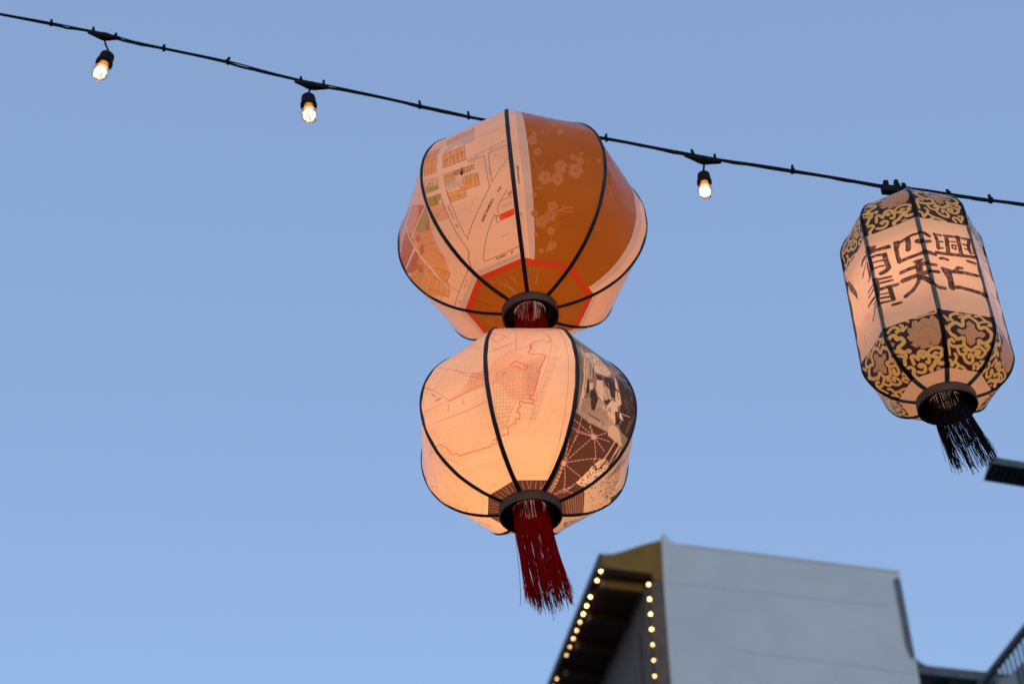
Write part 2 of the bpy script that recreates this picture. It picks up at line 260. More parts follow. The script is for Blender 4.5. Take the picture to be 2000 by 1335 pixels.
class Painter:
    """print of a lantern skin: u = panel number + fraction across it (-4..4), v = length down the rib (0..1)"""
    def __init__(s,chord,length,W=4096,H=1024,base=(.86,.74,.60)):
        s.W,s.H=W,H;s.len=length
        s.ch=np.array([chord((y+.5)/H) for y in range(H)])
        b=np.array(base);b=np.where(b<.0031308,b*12.92,1.055*b**(1/2.4)-.055)
        s.im=np.empty((H,W,3),np.float32);s.im[:]=b;s.du=0;s.dv=0;s.clip=None;s.rng=np.random.RandomState(3)
    def c(s,h): return np.array([float(k)/255. for k in h],np.float32)
    def seg(s,c,w,u0,v0,u1,v1):
        u0+=s.du;u1+=s.du;v0+=s.dv;v1+=s.dv
        v0,v1=max(-.05,min(1.05,v0)),max(-.05,min(1.05,v1))
        vm=min(s.H-1,max(0,int((v0+v1)/2*s.H)));lo=min(s.ch[min(s.H-1,max(0,int(v0*s.H)))],s.ch[min(s.H-1,max(0,int(v1*s.H)))],s.ch[vm])
        r=w/2+.002;ru=r/lo;rv=r/s.len
        x0=int((min(u0,u1)-ru+4)*s.W/8);x1=int((max(u0,u1)+ru+4)*s.W/8)+2;y0=max(0,int((min(v0,v1)-rv)*s.H));y1=min(s.H,int((max(v0,v1)+rv)*s.H)+2)
        if s.clip: y0=max(y0,int(s.clip[0]*s.H));y1=min(y1,int(s.clip[1]*s.H))
        if y1<=y0 or x1-x0>1500: return
        ch=s.ch[y0:y1][:,None]
        X=((np.arange(x0,x1)+.5)*8/s.W-4-u0)[None,:]*ch;Y=(((np.arange(y0,y1)+.5)/s.H-v0)*s.len)[:,None]
        dx=(u1-u0)*ch;dy=(v1-v0)*s.len;L2=dx*dx+dy*dy+1e-12
        t=np.clip((X*dx+Y*dy)/L2,0,1);d=np.sqrt((X-t*dx)**2+(Y-t*dy)**2)
        px=s.len/s.H
        al=np.clip((w/2-d)/px+.5,0,1)*min(1,w/px)
        xs=np.arange(x0,x1)%s.W
        sub=s.im[y0:y1][:,xs];al=al[...,None];s.im[y0:y1,xs]=sub*(1-al)+c*al
    def line(s,c,w,p):
        for a,b in zip(p[:-1],p[1:]): s.seg(c,w,a[0],a[1],b[0],b[1])
    def met(s,v): return s.ch[min(s.H-1,max(0,int((v+s.dv)*s.H)))]
    def dash(s,c,w,on,off,p):
        L=0
        for a,b in zip(p[:-1],p[1:]):
            m=s.met((a[1]+b[1])/2);l=((b[0]-a[0])**2*m*m+((b[1]-a[1])*s.len)**2)**.5
            if l<1e-6: continue
            t=-(L%(on+off))
            while t<l:
                t0=max(0,t);t1=min(l,t+on)
                if t1>t0: s.seg(c,w,*[a[i]+(b[i]-a[i])*t0/l for i in (0,1)],*[a[i]+(b[i]-a[i])*t1/l for i in (0,1)])
                t+=on+off
            L+=l
    def poly(s,c,p):
        x=[((q[0]+s.du+4)*s.W/8) for q in p];y=[(q[1]+s.dv)*s.H for q in p];n=len(p)
        lo,hi=(0,s.H) if not s.clip else (int(s.clip[0]*s.H),int(s.clip[1]*s.H))
        for r in range(max(lo,int(min(y))),min(hi,int(max(y))+1)):
            yy=r+.5;xs=[]
            for i in range(n):
                j=(i+1)%n
                if (y[i]<=yy)!=(y[j]<=yy): xs.append(x[i]+(yy-y[i])/(y[j]-y[i])*(x[j]-x[i]))
            xs.sort()
            for a,b in zip(xs[::2],xs[1::2]):
                a,b=int(round(a)),int(round(b))
                if b>a: s.im[r,np.arange(a,b)%s.W]=c
    def text(s,c,h,t,a,b):
        m=s.met((a[1]+b[1])/2);ax,ay=a[0]*m,a[1]*s.len;dx,dy=b[0]*m-ax,b[1]*s.len-ay;l=(dx*dx+dy*dy)**.5
        if l<1e-6: return
        dx/=l;dy/=l;px,py=dy,-dx
        if t=='~':
            x=0
            while x<l:
                k=s.rng.uniform(.3,.7)*h
                if s.rng.rand()<.85:
                    pts=[(x+s.rng.uniform(0,k),s.rng.uniform(0,1)*h) for _ in range(3)]
                    s.line(c,h*.16,[((ax+q*dx+r*px)/m,(ay+q*dy+r*py)/s.len) for q,r in pts])
                x+=k
            return
        adv=l/len(t)
        for i,chh in enumerate(t):
            for st in GL.get(chh,[]):
                s.line(c,h*.22,[((ax+(i*adv+st[j]*adv*.66)*dx+st[j+1]*h*px)/m,(ay+(i*adv+st[j]*adv*.66)*dy+st[j+1]*h*py)/s.len) for j in range(0,len(st),2)])
    def quad(s,q,a,b): return tuple((q[0][i]*(1-a)+q[1][i]*a)*(1-b)+(q[3][i]*(1-a)+q[2][i]*a)*b for i in (0,1))
    def run(s,lines,only=None):
        for ln in lines:
            md=ln[0] if ln[0] in 'pq' else ''
            if md!=(only or ''): continue
            f=(ln[1:] if md else ln).split();op=f[0];c=None if f[1]=='-1' else s.c(f[1:4]);f=[op,0]+f[4:]
            pts=[tuple(float(k) for k in g.split(',')) for g in f[2:] if ',' in g];pts=[(g[0]/1000,g[1]/5000) for g in pts]
            if op=='P': s.poly(c,pts)
            elif op=='L': s.line(c,float(f[2])/1e4,smooth(pts) if md and len(pts)>2 else pts)
            elif op=='D': s.dash(c,float(f[2])/1e4,float(f[3])/1e4,float(f[4])/1e4,pts)
            elif op=='T': s.text(c,float(f[2])/1e4,f[3],pts[0],pts[1])
            elif op=='B': s.im[int(pts[0][1]*s.H):int(pts[1][1]*s.H+.5),int((pts[0][0]+4)*s.W/8):int((pts[1][0]+4)*s.W/8)]=c
            elif op=='S':
                n=int(f[2]);sz=float(f[3])/1e4;k=0;u=[g[0] for g in pts];v=[g[1] for g in pts]
                for _ in range(n*6):
                    a=s.rng.uniform(min(u),max(u));b=s.rng.uniform(min(v),max(v));ins=False
                    for i in range(len(pts)):
                        j=i-1
                        if (v[i]>b)!=(v[j]>b) and a<(u[j]-u[i])*(b-v[i])/(v[j]-v[i])+u[i]: ins=not ins
                    if ins:
                        s.seg(c,sz*s.rng.uniform(.6,1.3),a,b,a+s.rng.uniform(-1,1)*sz/s.met(b)*1.5,b+s.rng.uniform(-1,1)*sz/s.len*1.5);k+=1
                    if k>=n: break
            elif op=='G':
                lc=s.c(f[2:5]);r,cl=int(f[5]),int(f[6]);w=float(f[7])/1e4
                if c is not None: s.poly(c,pts)
                for i in range(r+1):
                    j=i/r+(s.rng.uniform(-.2,.2)/r if 0<i<r else 0)
                    s.line(lc,w,[s.quad(pts,0,j),s.quad(pts,.5,j),s.quad(pts,1,j)])
                for k in range(r):
                    for i in range(cl+1):
                        if 0<i<cl and s.rng.rand()<.15: continue
                        j=i/cl+(s.rng.uniform(-.2,.2)/cl if 0<i<cl else 0);s.line(lc,w,[s.quad(pts,j,k/r),s.quad(pts,j,(k+1)/r)])
def paint_lantern(which,lines,chord,length,base,info):
    p=Painter(chord,length,base=base)
    if which=='L3':
        p.run(lines)
        p.du=4;p.run(lines);p.du=0
        H,W=p.H,p.W;paper=p.im[int(.5*H),int(.5*W)*0+3].copy();nz=.5*soft_noise(H,W,9,22,1)+.3*soft_noise(H,W,3,7,2)+.2*soft_noise(H,W,1,3,3)
        dry=np.clip((nz-.50)*3.2,0,.30)[...,None];p.im+=(np.array(p.c(paper*255))-p.im)*dry.astype(np.float32)  # dry brush strokes
        top=info['t1'];b0=info['b0'];b1=info['b1'];bg=p.c((58,35,34))
        for lo,hi,dv in ((.012,top,top-b1),(b0,b1,0)):
            p.im[int(lo*p.H):int(hi*p.H)]=info.get('bg',bg)
            p.clip=(lo,hi);p.dv=dv
            for k in range(4):
                p.du=2*k;p.run(lines,'q');p.run(lines,'p')
                p.dv=dv-(b1-b0)*.98;
                if dv: p.run(lines,'q');p.run(lines,'p')
                p.dv=dv
            p.clip=None;p.dv=0;p.du=0
    else: p.run(lines)
    return p.im
# ------------------------------------------------ what is printed on each lantern, in skin coordinates (thousandths of a panel, 1/5000 of the rib length)
ART={}
ART['L1']='''P 199 135 97 -1999,2222 -1612,2225 -1039,3007 -1064,3262 -1239,3381 -1244,3495 -1590,3606 -1741,3497 -1989,3131 -1980,2749
P 225 181 148 -1999,2222 -1612,2225 -1262,2718 -1565,2795 -1730,2843 -1907,2742
P 229 190 130 -1572,2915 -1220,3064 -1239,3381 -1241,3790 -1374,3971 -1785,3435
P 229 190 130 -1977,3237 -1795,3332 -1605,3561 -1540,3708 -1548,4028 -1667,4067 -1823,4081 -1966,3775 -1989,3519
G -1 -1 -1 166 120 101 14 9 11 -1999,2222 -1612,2225 -1098,2969 -1630,2987
G -1 -1 -1 155 105 90 14 9 11 -1913,2619 -1527,3001 -1664,3326 -1997,3118
G -1 -1 -1 243 235 212 7 3 14 -1925,2376 -1398,2819 -1607,3131 -1941,2807
G -1 -1 -1 166 129 101 9 26 9 -1572,2915 -1111,3301 -1386,3921 -1741,3497
P 229 190 130 -1053,3398 -1239,3381 -1241,3790 -1410,3930 -1597,3609 -1607,3131 -1573,3001 -1446,2986 -1316,3203
P 199 135 97 -1866,2620 -1644,2656 -1561,2931 -1636,3045 -1828,2973 -1913,2872
P 225 181 148 -1583,2680 -1364,2609 -1177,2819 -1268,2898 -1565,2904
P 177 178 94 -1134,2959 -1047,3141 -1051,3230 -1241,3218 -1364,3119 -1456,2971 -1355,2985
G -1 -1 -1 199 135 97 5 14 9 -1452,3020 -1139,3305 -1236,3859 -1588,3524
G -1 -1 -1 199 135 97 5 4 8 -1810,2500 -1572,2915 -1636,3045 -1929,2825
G -1 -1 -1 229 190 130 1 7 6 -1355,2985 -1134,2959 -1051,3230 -1241,3218
P 199 135 97 -1488,3034 -1373,3128 -1476,3180 -1533,3058
P 199 135 97 -1554,3226 -1412,3244 -1479,3349 -1575,3332
G 199 135 97 133 102 97 6 2 8 -1933,3104 -1654,3109 -1604,3247 -1740,3277
G 199 135 97 225 181 148 3 4 8 -1721,3281 -1648,3443 -1735,3493 -1800,3399
G 229 190 130 133 102 97 4 3 8 -1976,3305 -1781,3402 -1747,3514 -1914,3507
G 229 190 130 133 102 97 2 5 8 -1961,3491 -1781,3491 -1666,3693 -1934,3762
G 229 190 130 133 102 97 1 3 11 -1648,3757 -1664,4071 -1823,4081 -1835,3789
G 229 190 130 133 102 97 1 6 11 -1505,3679 -1373,3960 -1571,3969 -1617,3619
G 229 190 130 199 135 97 3 6 8 -1325,3544 -1232,3810 -1455,3790 -1515,3481
G -1 -1 -1 133 102 97 1 1 9 -1863,3732 -1845,3971 -1968,3972 -1958,3771
L 239 223 203 85 -1653,2576 -1602,3126 -1589,3406 -1582,3628 -1644,3974 -1627,4241
L 239 223 203 78 -1575,2933 -1327,2950 -1054,2997
L 239 223 203 108 -1635,3113 -1797,3088 -1951,3065
L 239 223 203 108 -1921,2721 -1855,2478 -1624,2483 -1420,2477
L 199 135 97 12 -1317,2995 -1128,3008 -1032,3026
T 133 102 97 39 ~ -1489,3011 -1117,3022
L 133 102 97 12 -1644,3683 -1627,3968 -1594,4232
L 133 102 97 9 -1652,3558 -1618,3922
L 133 102 97 12 -1231,3391 -1241,3790
L 133 102 97 17 -1374,3965 -1571,3969
G 225 181 148 133 102 97 4 3 6 -759,1707 -397,1732 -388,2207 -740,1961
P 210 205 207 -731,1939 -475,1922 -389,2003 -388,2214 -502,2195 -583,2133 -648,2147
S 133 102 97 30 11 -554,1941 -389,2003 -388,2214 -502,2195
P 225 181 148 -759,1707 -498,1716 -466,1952 -715,1870
G 229 190 130 133 102 97 2 6 12 -751,2205 -498,2212 -489,2554 -749,2526
P 188 202 186 -748,2160 -671,2092 -641,2169 -742,2193
P 210 205 207 -741,2131 -677,2022 -618,2062 -648,2147
T 69 59 64 34 ~ -721,2488 -716,2343
T 69 59 64 34 ~ -692,2486 -686,2343
T 69 59 64 34 ~ -662,2484 -657,2344
T 69 59 64 34 ~ -630,2482 -624,2345
T 69 59 64 34 ~ -580,2478 -574,2347
T 69 59 64 34 ~ -527,2475 -521,2348
G 225 181 148 133 102 97 4 3 8 -950,1887 -796,1925 -824,2236 -955,2196
P 177 178 94 -977,2001 -934,1972 -932,2124 -970,2167
G 229 190 130 133 102 97 1 3 11 -972,2179 -821,2239 -827,2559 -960,2527
T 69 59 64 34 ~ -938,2479 -935,2318
T 69 59 64 34 ~ -894,2492 -889,2334
T 69 59 64 34 ~ -855,2504 -850,2347
G -1 -1 -1 133 102 97 2 3 9 -966,2622 -823,2661 -832,2872 -975,2863
S 69 59 64 26 12 -958,2640 -825,2686 -828,2745 -953,2718
P 177 178 94 -920,2770 -824,2789 -830,2878 -929,2858
P 177 178 94 -962,2752 -919,2765 -929,2858 -968,2858
G 229 190 130 133 102 97 1 9 11 -642,2678 -411,2720 -413,2807 -636,2754
P 69 59 64 -572,2754 -534,2683 -539,2809 -571,2809
S 133 102 97 30 14 -637,2692 -530,2676 -537,2761 -635,2744
G 229 190 130 133 102 97 5 1 9 -746,2656 -642,2683 -644,2875 -751,2873
P 188 202 186 -748,2807 -642,2829 -643,2886 -749,2879
G -1 -1 -1 133 102 97 1 5 9 -630,2749 -460,2810 -457,2889 -638,2870
G 229 190 130 133 102 97 1 4 11 -542,2864 -381,2897 -385,3109 -564,3088
T 69 59 64 46 ~ -406,2907 -392,3034
T 69 59 64 39 ~ -489,2912 -503,3049
T 69 59 64 39 ~ -530,2948 -540,3059
G -1 -1 -1 133 102 97 4 1 9 -753,2882 -556,2921 -564,3088 -757,3076
T 69 59 64 31 ~ -741,2924 -575,2934
T 69 59 64 31 ~ -674,2957 -569,2976
P 229 190 130 -608,2995 -546,2983 -451,3101 -602,3099
S 133 102 97 25 12 -608,2995 -546,2983 -451,3101 -602,3099
G 229 190 130 133 102 97 2 2 9 -744,3011 -549,3072 -560,3197 -744,3185
T 199 135 97 31 ~ -711,3152 -638,3155
P 177 178 94 -970,2955 -826,2967 -853,3149 -967,3119
G -1 -1 -1 144 137 92 1 4 8 -970,2955 -826,2967 -853,3149 -967,3119
P 177 178 94 -961,2793 -846,2822 -848,2879 -964,2851
L 69 59 64 16 -889,2975 -899,3118
P 239 223 203 -863,3087 -822,3096 -828,3147 -870,3142
G 234 202 176 199 135 97 7 1 8 -963,3126 -832,3140 -844,3399 -957,3384
T 199 135 97 25 ~ -947,3197 -839,3213
T 199 135 97 25 ~ -953,3258 -843,3274
S 210 99 83 8 12 -960,3281 -913,3293 -920,3316 -962,3307
D 69 59 64 12 77 46 -489,2554 -280,2555 -33,2564
L 69 59 64 12 -442,2665 -284,2651
L 69 59 64 12 -284,2651 -279,3218
L 69 59 64 12 -279,3218 -312,3265
T 69 59 64 45 DUPONT -466,2624 -326,2624
T 69 59 64 46 ST -219,2609 -172,2600
L 69 59 64 12 -239,2656 -32,2661
L 69 59 64 12 -236,2658 -241,3158
D 69 59 64 14 93 31 -241,3158 -31,2900
L 133 102 97 9 -377,2146 -64,2215
L 133 102 97 8 -221,2650 -33,2564
T 69 59 64 31 RYIN -259,2910 -254,3048
T 133 102 97 40 ~ -186,2729 -76,2877
T 133 102 97 37 ~ -309,2437 -257,2428
T 133 102 97 31 ~ -222,2221 -146,2222
T 133 102 97 31 ~ -211,2436 -124,2424
T 133 102 97 25 ~ -258,1886 -187,1962
T 133 102 97 25 ~ -545,1419 -436,1583
D 69 59 64 16 77 37 -303,3253 -512,3530 -652,3699 -741,3817
D 69 59 64 14 77 46 -751,2950 -749,3208 -744,3571 -741,3817
L 69 59 64 14 -827,2971 -828,3266 -827,3684 -818,3986 -829,4018 -886,4086 -946,4218 -1064,4228
T 69 59 64 68 MONTGOMERY -455,3667 -255,3415
T 69 59 64 56 AVE -193,3346 -141,3292
T 69 59 64 43 PACIFIC -796,3218 -791,3457
T 69 59 64 46 ST -798,3550 -785,3614
D 69 59 64 14 77 31 -88,3369 -181,3483 -243,3568 -248,3659
L 133 102 97 11 -175,3482 -39,3496
P 227 159 119 -87,3416 -34,3399 -35,3467 -88,3470
P 243 102 61 -243,3669 -37,3673 -37,3758 -246,3761
T 69 59 64 40 ~ -200,3701 -94,3706
T 69 59 64 40 ~ -165,3741 -78,3743
T 69 59 64 37 ~ -192,3586 -64,3596
D 69 59 64 16 77 37 -296,3639 -427,3811 -535,3968 -706,4224
D 69 59 64 16 46 31 -706,4224 -635,4234 -29,4229
D 69 59 64 12 46 31 -290,3646 -287,3765 -254,3765
S 69 59 64 4 22 -276,3660 -257,3670 -268,3719 -281,3713
T 133 102 97 37 ~ -305,3994 -158,4000
T 133 102 97 31 ~ -596,3475 -557,3429
T 133 102 97 31 ~ -533,3385 -458,3277
T 133 102 97 28 ~ -934,3652 -952,3715
T 69 59 64 50 KEARNEY -491,4277 -281,4281
T 69 59 64 50 ST -210,4281 -150,4282
T 69 59 64 53 BROADWAY 53,3045 50,3329
T 69 59 64 40 ST 41,3737 48,3810
D 69 59 64 14 46 24 -1064,4228 -1579,4218 -1977,4233
T 69 59 64 46 ~ -1437,4293 -1202,4285
T 69 59 64 46 ST -1842,4296 -1777,4311
L 133 102 97 11 -1058,4374 -1344,4363
L 133 102 97 8 -2148,4227 -2854,4364
L 133 102 97 8 -2123,4285 -2873,4427
T 133 102 97 31 ~ -2155,4288 -2322,4279
T 133 102 97 28 ~ -2366,3734 -2509,3620
P 162 108 36 187,100 187,1765 190,2279 195,2779 206,3315 210,3369 223,3823 239,4304 239,4410 1750,4410 1750,4410 1750,500 1750,100
P 210 205 207 112,100 112,1608 99,2383 104,2808 112,3337 119,3543 121,3990 139,4317 139,4410 239,4410 239,4304 223,3823 210,3369 206,3315 195,2779 190,2279 187,1765 187,100
P 210 205 207 1750,100 1750,500 1750,4410 1750,4410 1868,4410 1868,4410 1868,500 1868,100
P 180 135 88 417,3075 407,3115 382,3137 357,3129 348,3094 358,3053 383,3031 407,3040
P 180 135 88 427,3147 417,3187 392,3208 367,3199 357,3165 368,3126 392,3104 417,3113
P 180 135 88 383,3196 373,3235 348,3256 323,3247 313,3214 323,3175 348,3153 373,3162
P 180 135 88 346,3155 335,3194 310,3216 285,3207 276,3173 287,3134 312,3112 336,3121
P 180 135 88 367,3080 357,3120 332,3142 308,3134 298,3099 309,3058 334,3036 358,3045
S 162 108 36 7 8 338,3121 369,3112 369,3160 337,3168
P 180 135 88 524,3176 514,3215 490,3237 464,3228 453,3194 463,3155 488,3133 513,3142
P 180 135 88 483,3140 474,3179 449,3201 424,3192 414,3158 424,3118 448,3096 473,3105
P 180 135 88 500,3063 490,3104 466,3126 441,3117 431,3082 442,3041 466,3018 490,3028
P 180 135 88 550,3053 540,3094 516,3116 491,3107 481,3072 491,3031 515,3008 539,3017
P 180 135 88 564,3124 555,3163 531,3185 506,3176 495,3142 505,3102 529,3080 553,3089
S 162 108 36 7 8 474,3101 505,3092 506,3140 474,3149
P 180 135 88 745,2836 734,2886 708,2913 681,2902 669,2860 681,2809 708,2781 735,2792
P 180 135 88 769,2914 759,2963 732,2989 705,2978 693,2937 704,2888 731,2861 757,2872
P 180 135 88 730,2988 721,3035 694,3061 666,3051 654,3010 664,2963 691,2937 718,2947
P 180 135 88 681,2959 671,3006 644,3032 617,3022 605,2981 616,2933 643,2907 670,2917
P 180 135 88 691,2865 680,2914 653,2941 626,2930 615,2888 627,2838 654,2810 680,2821
S 162 108 36 7 8 668,2901 702,2890 703,2948 668,2959
P 180 135 88 531,2953 521,2996 496,3019 472,3010 463,2973 473,2931 497,2907 521,2916
P 180 135 88 517,2879 507,2923 482,2946 459,2937 449,2900 460,2856 484,2831 508,2841
P 180 135 88 558,2818 547,2863 523,2887 499,2878 490,2839 501,2794 526,2768 549,2778
P 180 135 88 596,2857 586,2901 562,2925 538,2916 528,2878 539,2833 563,2808 587,2818
P 180 135 88 580,2940 570,2983 546,3006 522,2997 512,2960 522,2918 546,2894 570,2903
S 162 108 36 7 8 507,2879 538,2869 537,2922 507,2931
P 180 135 88 295,2658 287,2690 271,2707 257,2701 252,2674 260,2641 275,2623 290,2630
P 180 135 88 326,2642 318,2674 302,2692 288,2685 283,2658 291,2625 307,2606 321,2614
P 180 135 88 335,2694 328,2725 312,2742 297,2735 292,2709 300,2677 316,2660 330,2667
P 180 135 88 310,2740 303,2770 287,2786 272,2780 267,2754 275,2724 290,2707 305,2714
P 180 135 88 285,2719 277,2749 262,2766 247,2759 242,2733 250,2703 265,2685 280,2692
S 162 108 36 7 8 280,2683 299,2676 298,2714 278,2720
P 180 135 88 242,2486 232,2527 213,2551 196,2542 191,2506 200,2464 219,2440 236,2449
P 180 135 88 263,2408 253,2450 234,2474 217,2465 212,2428 221,2385 241,2360 258,2370
P 180 135 88 299,2407 289,2450 270,2473 253,2464 247,2428 257,2384 277,2359 294,2369
P 180 135 88 300,2484 290,2526 271,2550 254,2541 248,2505 258,2463 277,2439 294,2448
P 180 135 88 264,2533 255,2574 236,2597 219,2588 213,2553 223,2511 242,2487 259,2497
S 162 108 36 7 8 238,2453 261,2444 258,2494 235,2503
P 180 135 88 672,2641 666,2664 655,2677 644,2672 640,2652 646,2628 658,2615 668,2620
P 180 135 88 690,2657 685,2680 673,2693 663,2688 659,2668 665,2644 676,2631 687,2636
P 180 135 88 684,2701 678,2724 667,2736 656,2731 652,2712 658,2689 669,2676 680,2681
P 180 135 88 661,2713 656,2735 644,2747 634,2743 630,2724 635,2701 646,2688 657,2693
P 180 135 88 653,2676 648,2699 637,2712 626,2707 622,2687 628,2664 639,2651 650,2656
S 162 108 36 7 8 650,2672 664,2667 663,2694 649,2699
P 180 135 88 780,2715 774,2743 759,2759 745,2753 739,2728 746,2699 761,2683 775,2689
P 180 135 88 766,2768 760,2795 745,2811 731,2805 725,2781 732,2753 746,2737 761,2743
P 180 135 88 737,2769 731,2797 716,2812 702,2806 697,2782 703,2754 718,2739 732,2745
P 180 135 88 734,2717 727,2746 712,2762 698,2756 693,2731 700,2702 715,2686 728,2692
P 180 135 88 761,2683 754,2712 739,2728 725,2722 720,2697 727,2667 742,2650 756,2657
S 162 108 36 7 8 726,2723 745,2717 744,2751 725,2758
P 180 135 88 567,2160 560,2190 548,2206 539,2200 538,2175 546,2144 557,2126 566,2133
P 180 135 88 566,2109 558,2141 546,2158 537,2152 536,2125 544,2092 556,2073 565,2080
P 180 135 88 587,2058 579,2092 567,2111 558,2104 557,2075 566,2040 578,2020 587,2028
P 180 135 88 601,2082 593,2115 581,2133 572,2126 571,2098 580,2064 592,2045 601,2052
P 180 135 88 589,2144 581,2175 570,2192 561,2185 560,2159 567,2128 579,2110 588,2117
S 162 108 36 7 8 563,2104 576,2096 571,2135 558,2142
P 180 135 88 272,2288 266,2314 256,2328 247,2323 244,2301 250,2274 260,2259 270,2265
P 180 135 88 288,2245 283,2272 272,2287 263,2281 261,2258 267,2231 277,2215 286,2221
P 180 135 88 305,2260 299,2287 289,2302 279,2296 277,2273 283,2246 293,2231 302,2237
P 180 135 88 298,2311 293,2336 282,2350 273,2345 271,2323 276,2298 287,2283 296,2289
P 180 135 88 278,2327 273,2352 262,2366 253,2360 251,2339 256,2314 267,2300 276,2305
S 162 108 36 7 8 269,2280 282,2275 280,2306 267,2312
P 180 135 88 774,2577 770,2592 763,2601 757,2597 755,2584 759,2569 766,2560 772,2564
P 180 135 88 764,2603 760,2618 753,2626 747,2623 745,2610 748,2595 756,2587 762,2590
P 180 135 88 752,2598 748,2613 741,2621 734,2618 732,2605 736,2590 743,2582 750,2585
P 180 135 88 754,2569 750,2584 743,2593 736,2589 735,2576 738,2561 746,2552 752,2556
P 180 135 88 768,2556 764,2571 757,2580 750,2576 749,2563 752,2548 760,2539 766,2542
S 162 108 36 7 8 749,2577 758,2573 756,2592 748,2595
P 180 135 88 389,2165 384,2186 376,2198 370,2194 369,2176 373,2154 381,2142 387,2147
P 180 135 88 395,2192 390,2213 382,2224 376,2220 375,2202 379,2182 387,2170 393,2175
P 180 135 88 384,2228 380,2248 372,2258 366,2254 364,2238 369,2218 376,2207 382,2211
P 180 135 88 371,2224 367,2244 359,2254 353,2250 351,2234 356,2214 363,2202 370,2207
P 180 135 88 374,2186 369,2206 362,2217 355,2213 354,2196 359,2175 366,2163 373,2168
S 162 108 36 7 8 369,2194 378,2190 376,2214 367,2219
P 180 135 88 542,1910 536,1935 528,1949 522,1944 523,1922 529,1896 537,1881 543,1887
P 180 135 88 528,1920 522,1945 514,1959 509,1953 509,1932 515,1907 523,1892 529,1898
P 180 135 88 530,1876 524,1903 516,1917 510,1912 511,1889 517,1861 526,1845 531,1852
P 180 135 88 546,1835 539,1864 531,1879 526,1873 527,1849 534,1819 543,1802 548,1809
P 180 135 88 553,1857 546,1885 538,1900 533,1895 534,1871 540,1843 549,1826 554,1832
S 162 108 36 7 8 528,1874 537,1867 532,1900 523,1906
P 180 135 88 936,2649 933,2664 926,2671 919,2668 917,2656 920,2642 927,2634 934,2637
P 180 135 88 949,2631 945,2645 938,2653 932,2650 929,2638 933,2623 940,2615 947,2618
P 180 135 88 958,2645 955,2659 948,2667 941,2664 939,2652 943,2637 950,2629 956,2632
P 180 135 88 952,2672 949,2686 942,2693 935,2690 933,2678 936,2664 943,2656 950,2660
P 180 135 88 938,2674 935,2688 928,2696 922,2693 919,2681 922,2667 930,2659 936,2662
S 162 108 36 7 8 933,2651 942,2648 941,2665 932,2668
P 180 135 88 418,3800 408,3835 379,3855 347,3846 333,3815 344,3780 372,3760 403,3769
P 180 135 88 388,3863 378,3898 348,3918 315,3909 301,3878 312,3843 342,3823 373,3832
P 180 135 88 327,3855 315,3891 284,3910 252,3902 239,3871 251,3835 282,3816 312,3824
P 180 135 88 321,3788 310,3824 279,3843 248,3835 236,3804 248,3768 278,3749 307,3757
P 180 135 88 376,3754 366,3789 337,3809 306,3800 293,3769 304,3734 333,3714 362,3723
S 162 108 36 7 8 303,3802 342,3795 344,3837 304,3845
P 180 135 88 448,3745 440,3778 413,3796 385,3788 372,3759 381,3727 407,3709 434,3716
P 180 135 88 431,3686 423,3719 397,3737 369,3729 357,3701 366,3668 392,3650 418,3657
P 180 135 88 475,3645 467,3678 441,3696 414,3688 401,3660 410,3627 435,3609 461,3616
P 180 135 88 518,3679 511,3712 486,3730 458,3722 444,3693 453,3660 477,3642 504,3650
P 180 135 88 503,3740 496,3773 470,3791 441,3784 427,3755 436,3722 461,3704 489,3712
S 162 108 36 7 8 419,3690 453,3683 456,3723 422,3729
P 180 135 88 446,3595 438,3623 417,3639 394,3633 383,3608 391,3579 412,3563 435,3569
P 180 135 88 450,3538 443,3568 421,3583 399,3577 389,3552 396,3523 417,3507 439,3513
P 180 135 88 493,3521 486,3550 465,3566 442,3560 432,3534 440,3505 460,3489 482,3496
P 180 135 88 516,3567 510,3596 488,3612 465,3605 454,3580 462,3551 483,3535 505,3542
P 180 135 88 487,3612 480,3641 459,3657 436,3650 424,3625 432,3596 453,3580 476,3587
S 162 108 36 7 8 432,3559 460,3553 463,3588 434,3594
P 180 135 88 471,3960 465,3983 446,3995 423,3990 412,3970 418,3947 438,3934 459,3940
P 180 135 88 456,3919 450,3941 431,3954 409,3949 399,3929 405,3906 424,3893 445,3899
P 180 135 88 488,3890 483,3913 464,3925 443,3920 432,3900 438,3877 457,3865 477,3870
P 180 135 88 523,3914 519,3937 500,3949 478,3944 466,3924 472,3901 491,3889 512,3894
P 180 135 88 513,3957 509,3980 489,3992 467,3987 455,3967 461,3944 480,3931 501,3937
S 162 108 36 7 8 447,3921 473,3917 477,3944 450,3949
P 180 135 88 529,4153 525,4173 506,4184 484,4180 471,4162 476,4141 494,4130 516,4135
P 180 135 88 532,4114 528,4134 510,4145 488,4140 476,4123 481,4102 499,4091 520,4096
P 180 135 88 572,4107 569,4127 551,4138 529,4134 517,4116 521,4095 538,4084 560,4089
P 180 135 88 595,4142 592,4162 574,4173 551,4169 538,4151 542,4130 560,4119 581,4124
P 180 135 88 568,4170 565,4191 546,4202 523,4197 510,4179 514,4159 533,4148 555,4152
S 162 108 36 7 8 515,4131 541,4127 547,4152 521,4156
P 180 135 88 509,4220 506,4237 489,4247 469,4243 457,4227 462,4210 478,4200 498,4204
P 180 135 88 485,4192 482,4210 465,4219 445,4215 434,4200 439,4182 455,4173 475,4177
P 180 135 88 506,4164 502,4182 486,4191 466,4187 456,4172 460,4154 476,4145 495,4149
P 180 135 88 541,4175 538,4192 522,4202 502,4198 491,4182 495,4165 511,4155 530,4159
P 180 135 88 544,4209 541,4226 525,4236 505,4232 493,4216 497,4199 513,4189 533,4193
S 162 108 36 7 8 478,4187 501,4183 506,4205 483,4208
P 180 135 88 242,3683 235,3703 219,3714 203,3709 196,3692 203,3672 220,3661 235,3666
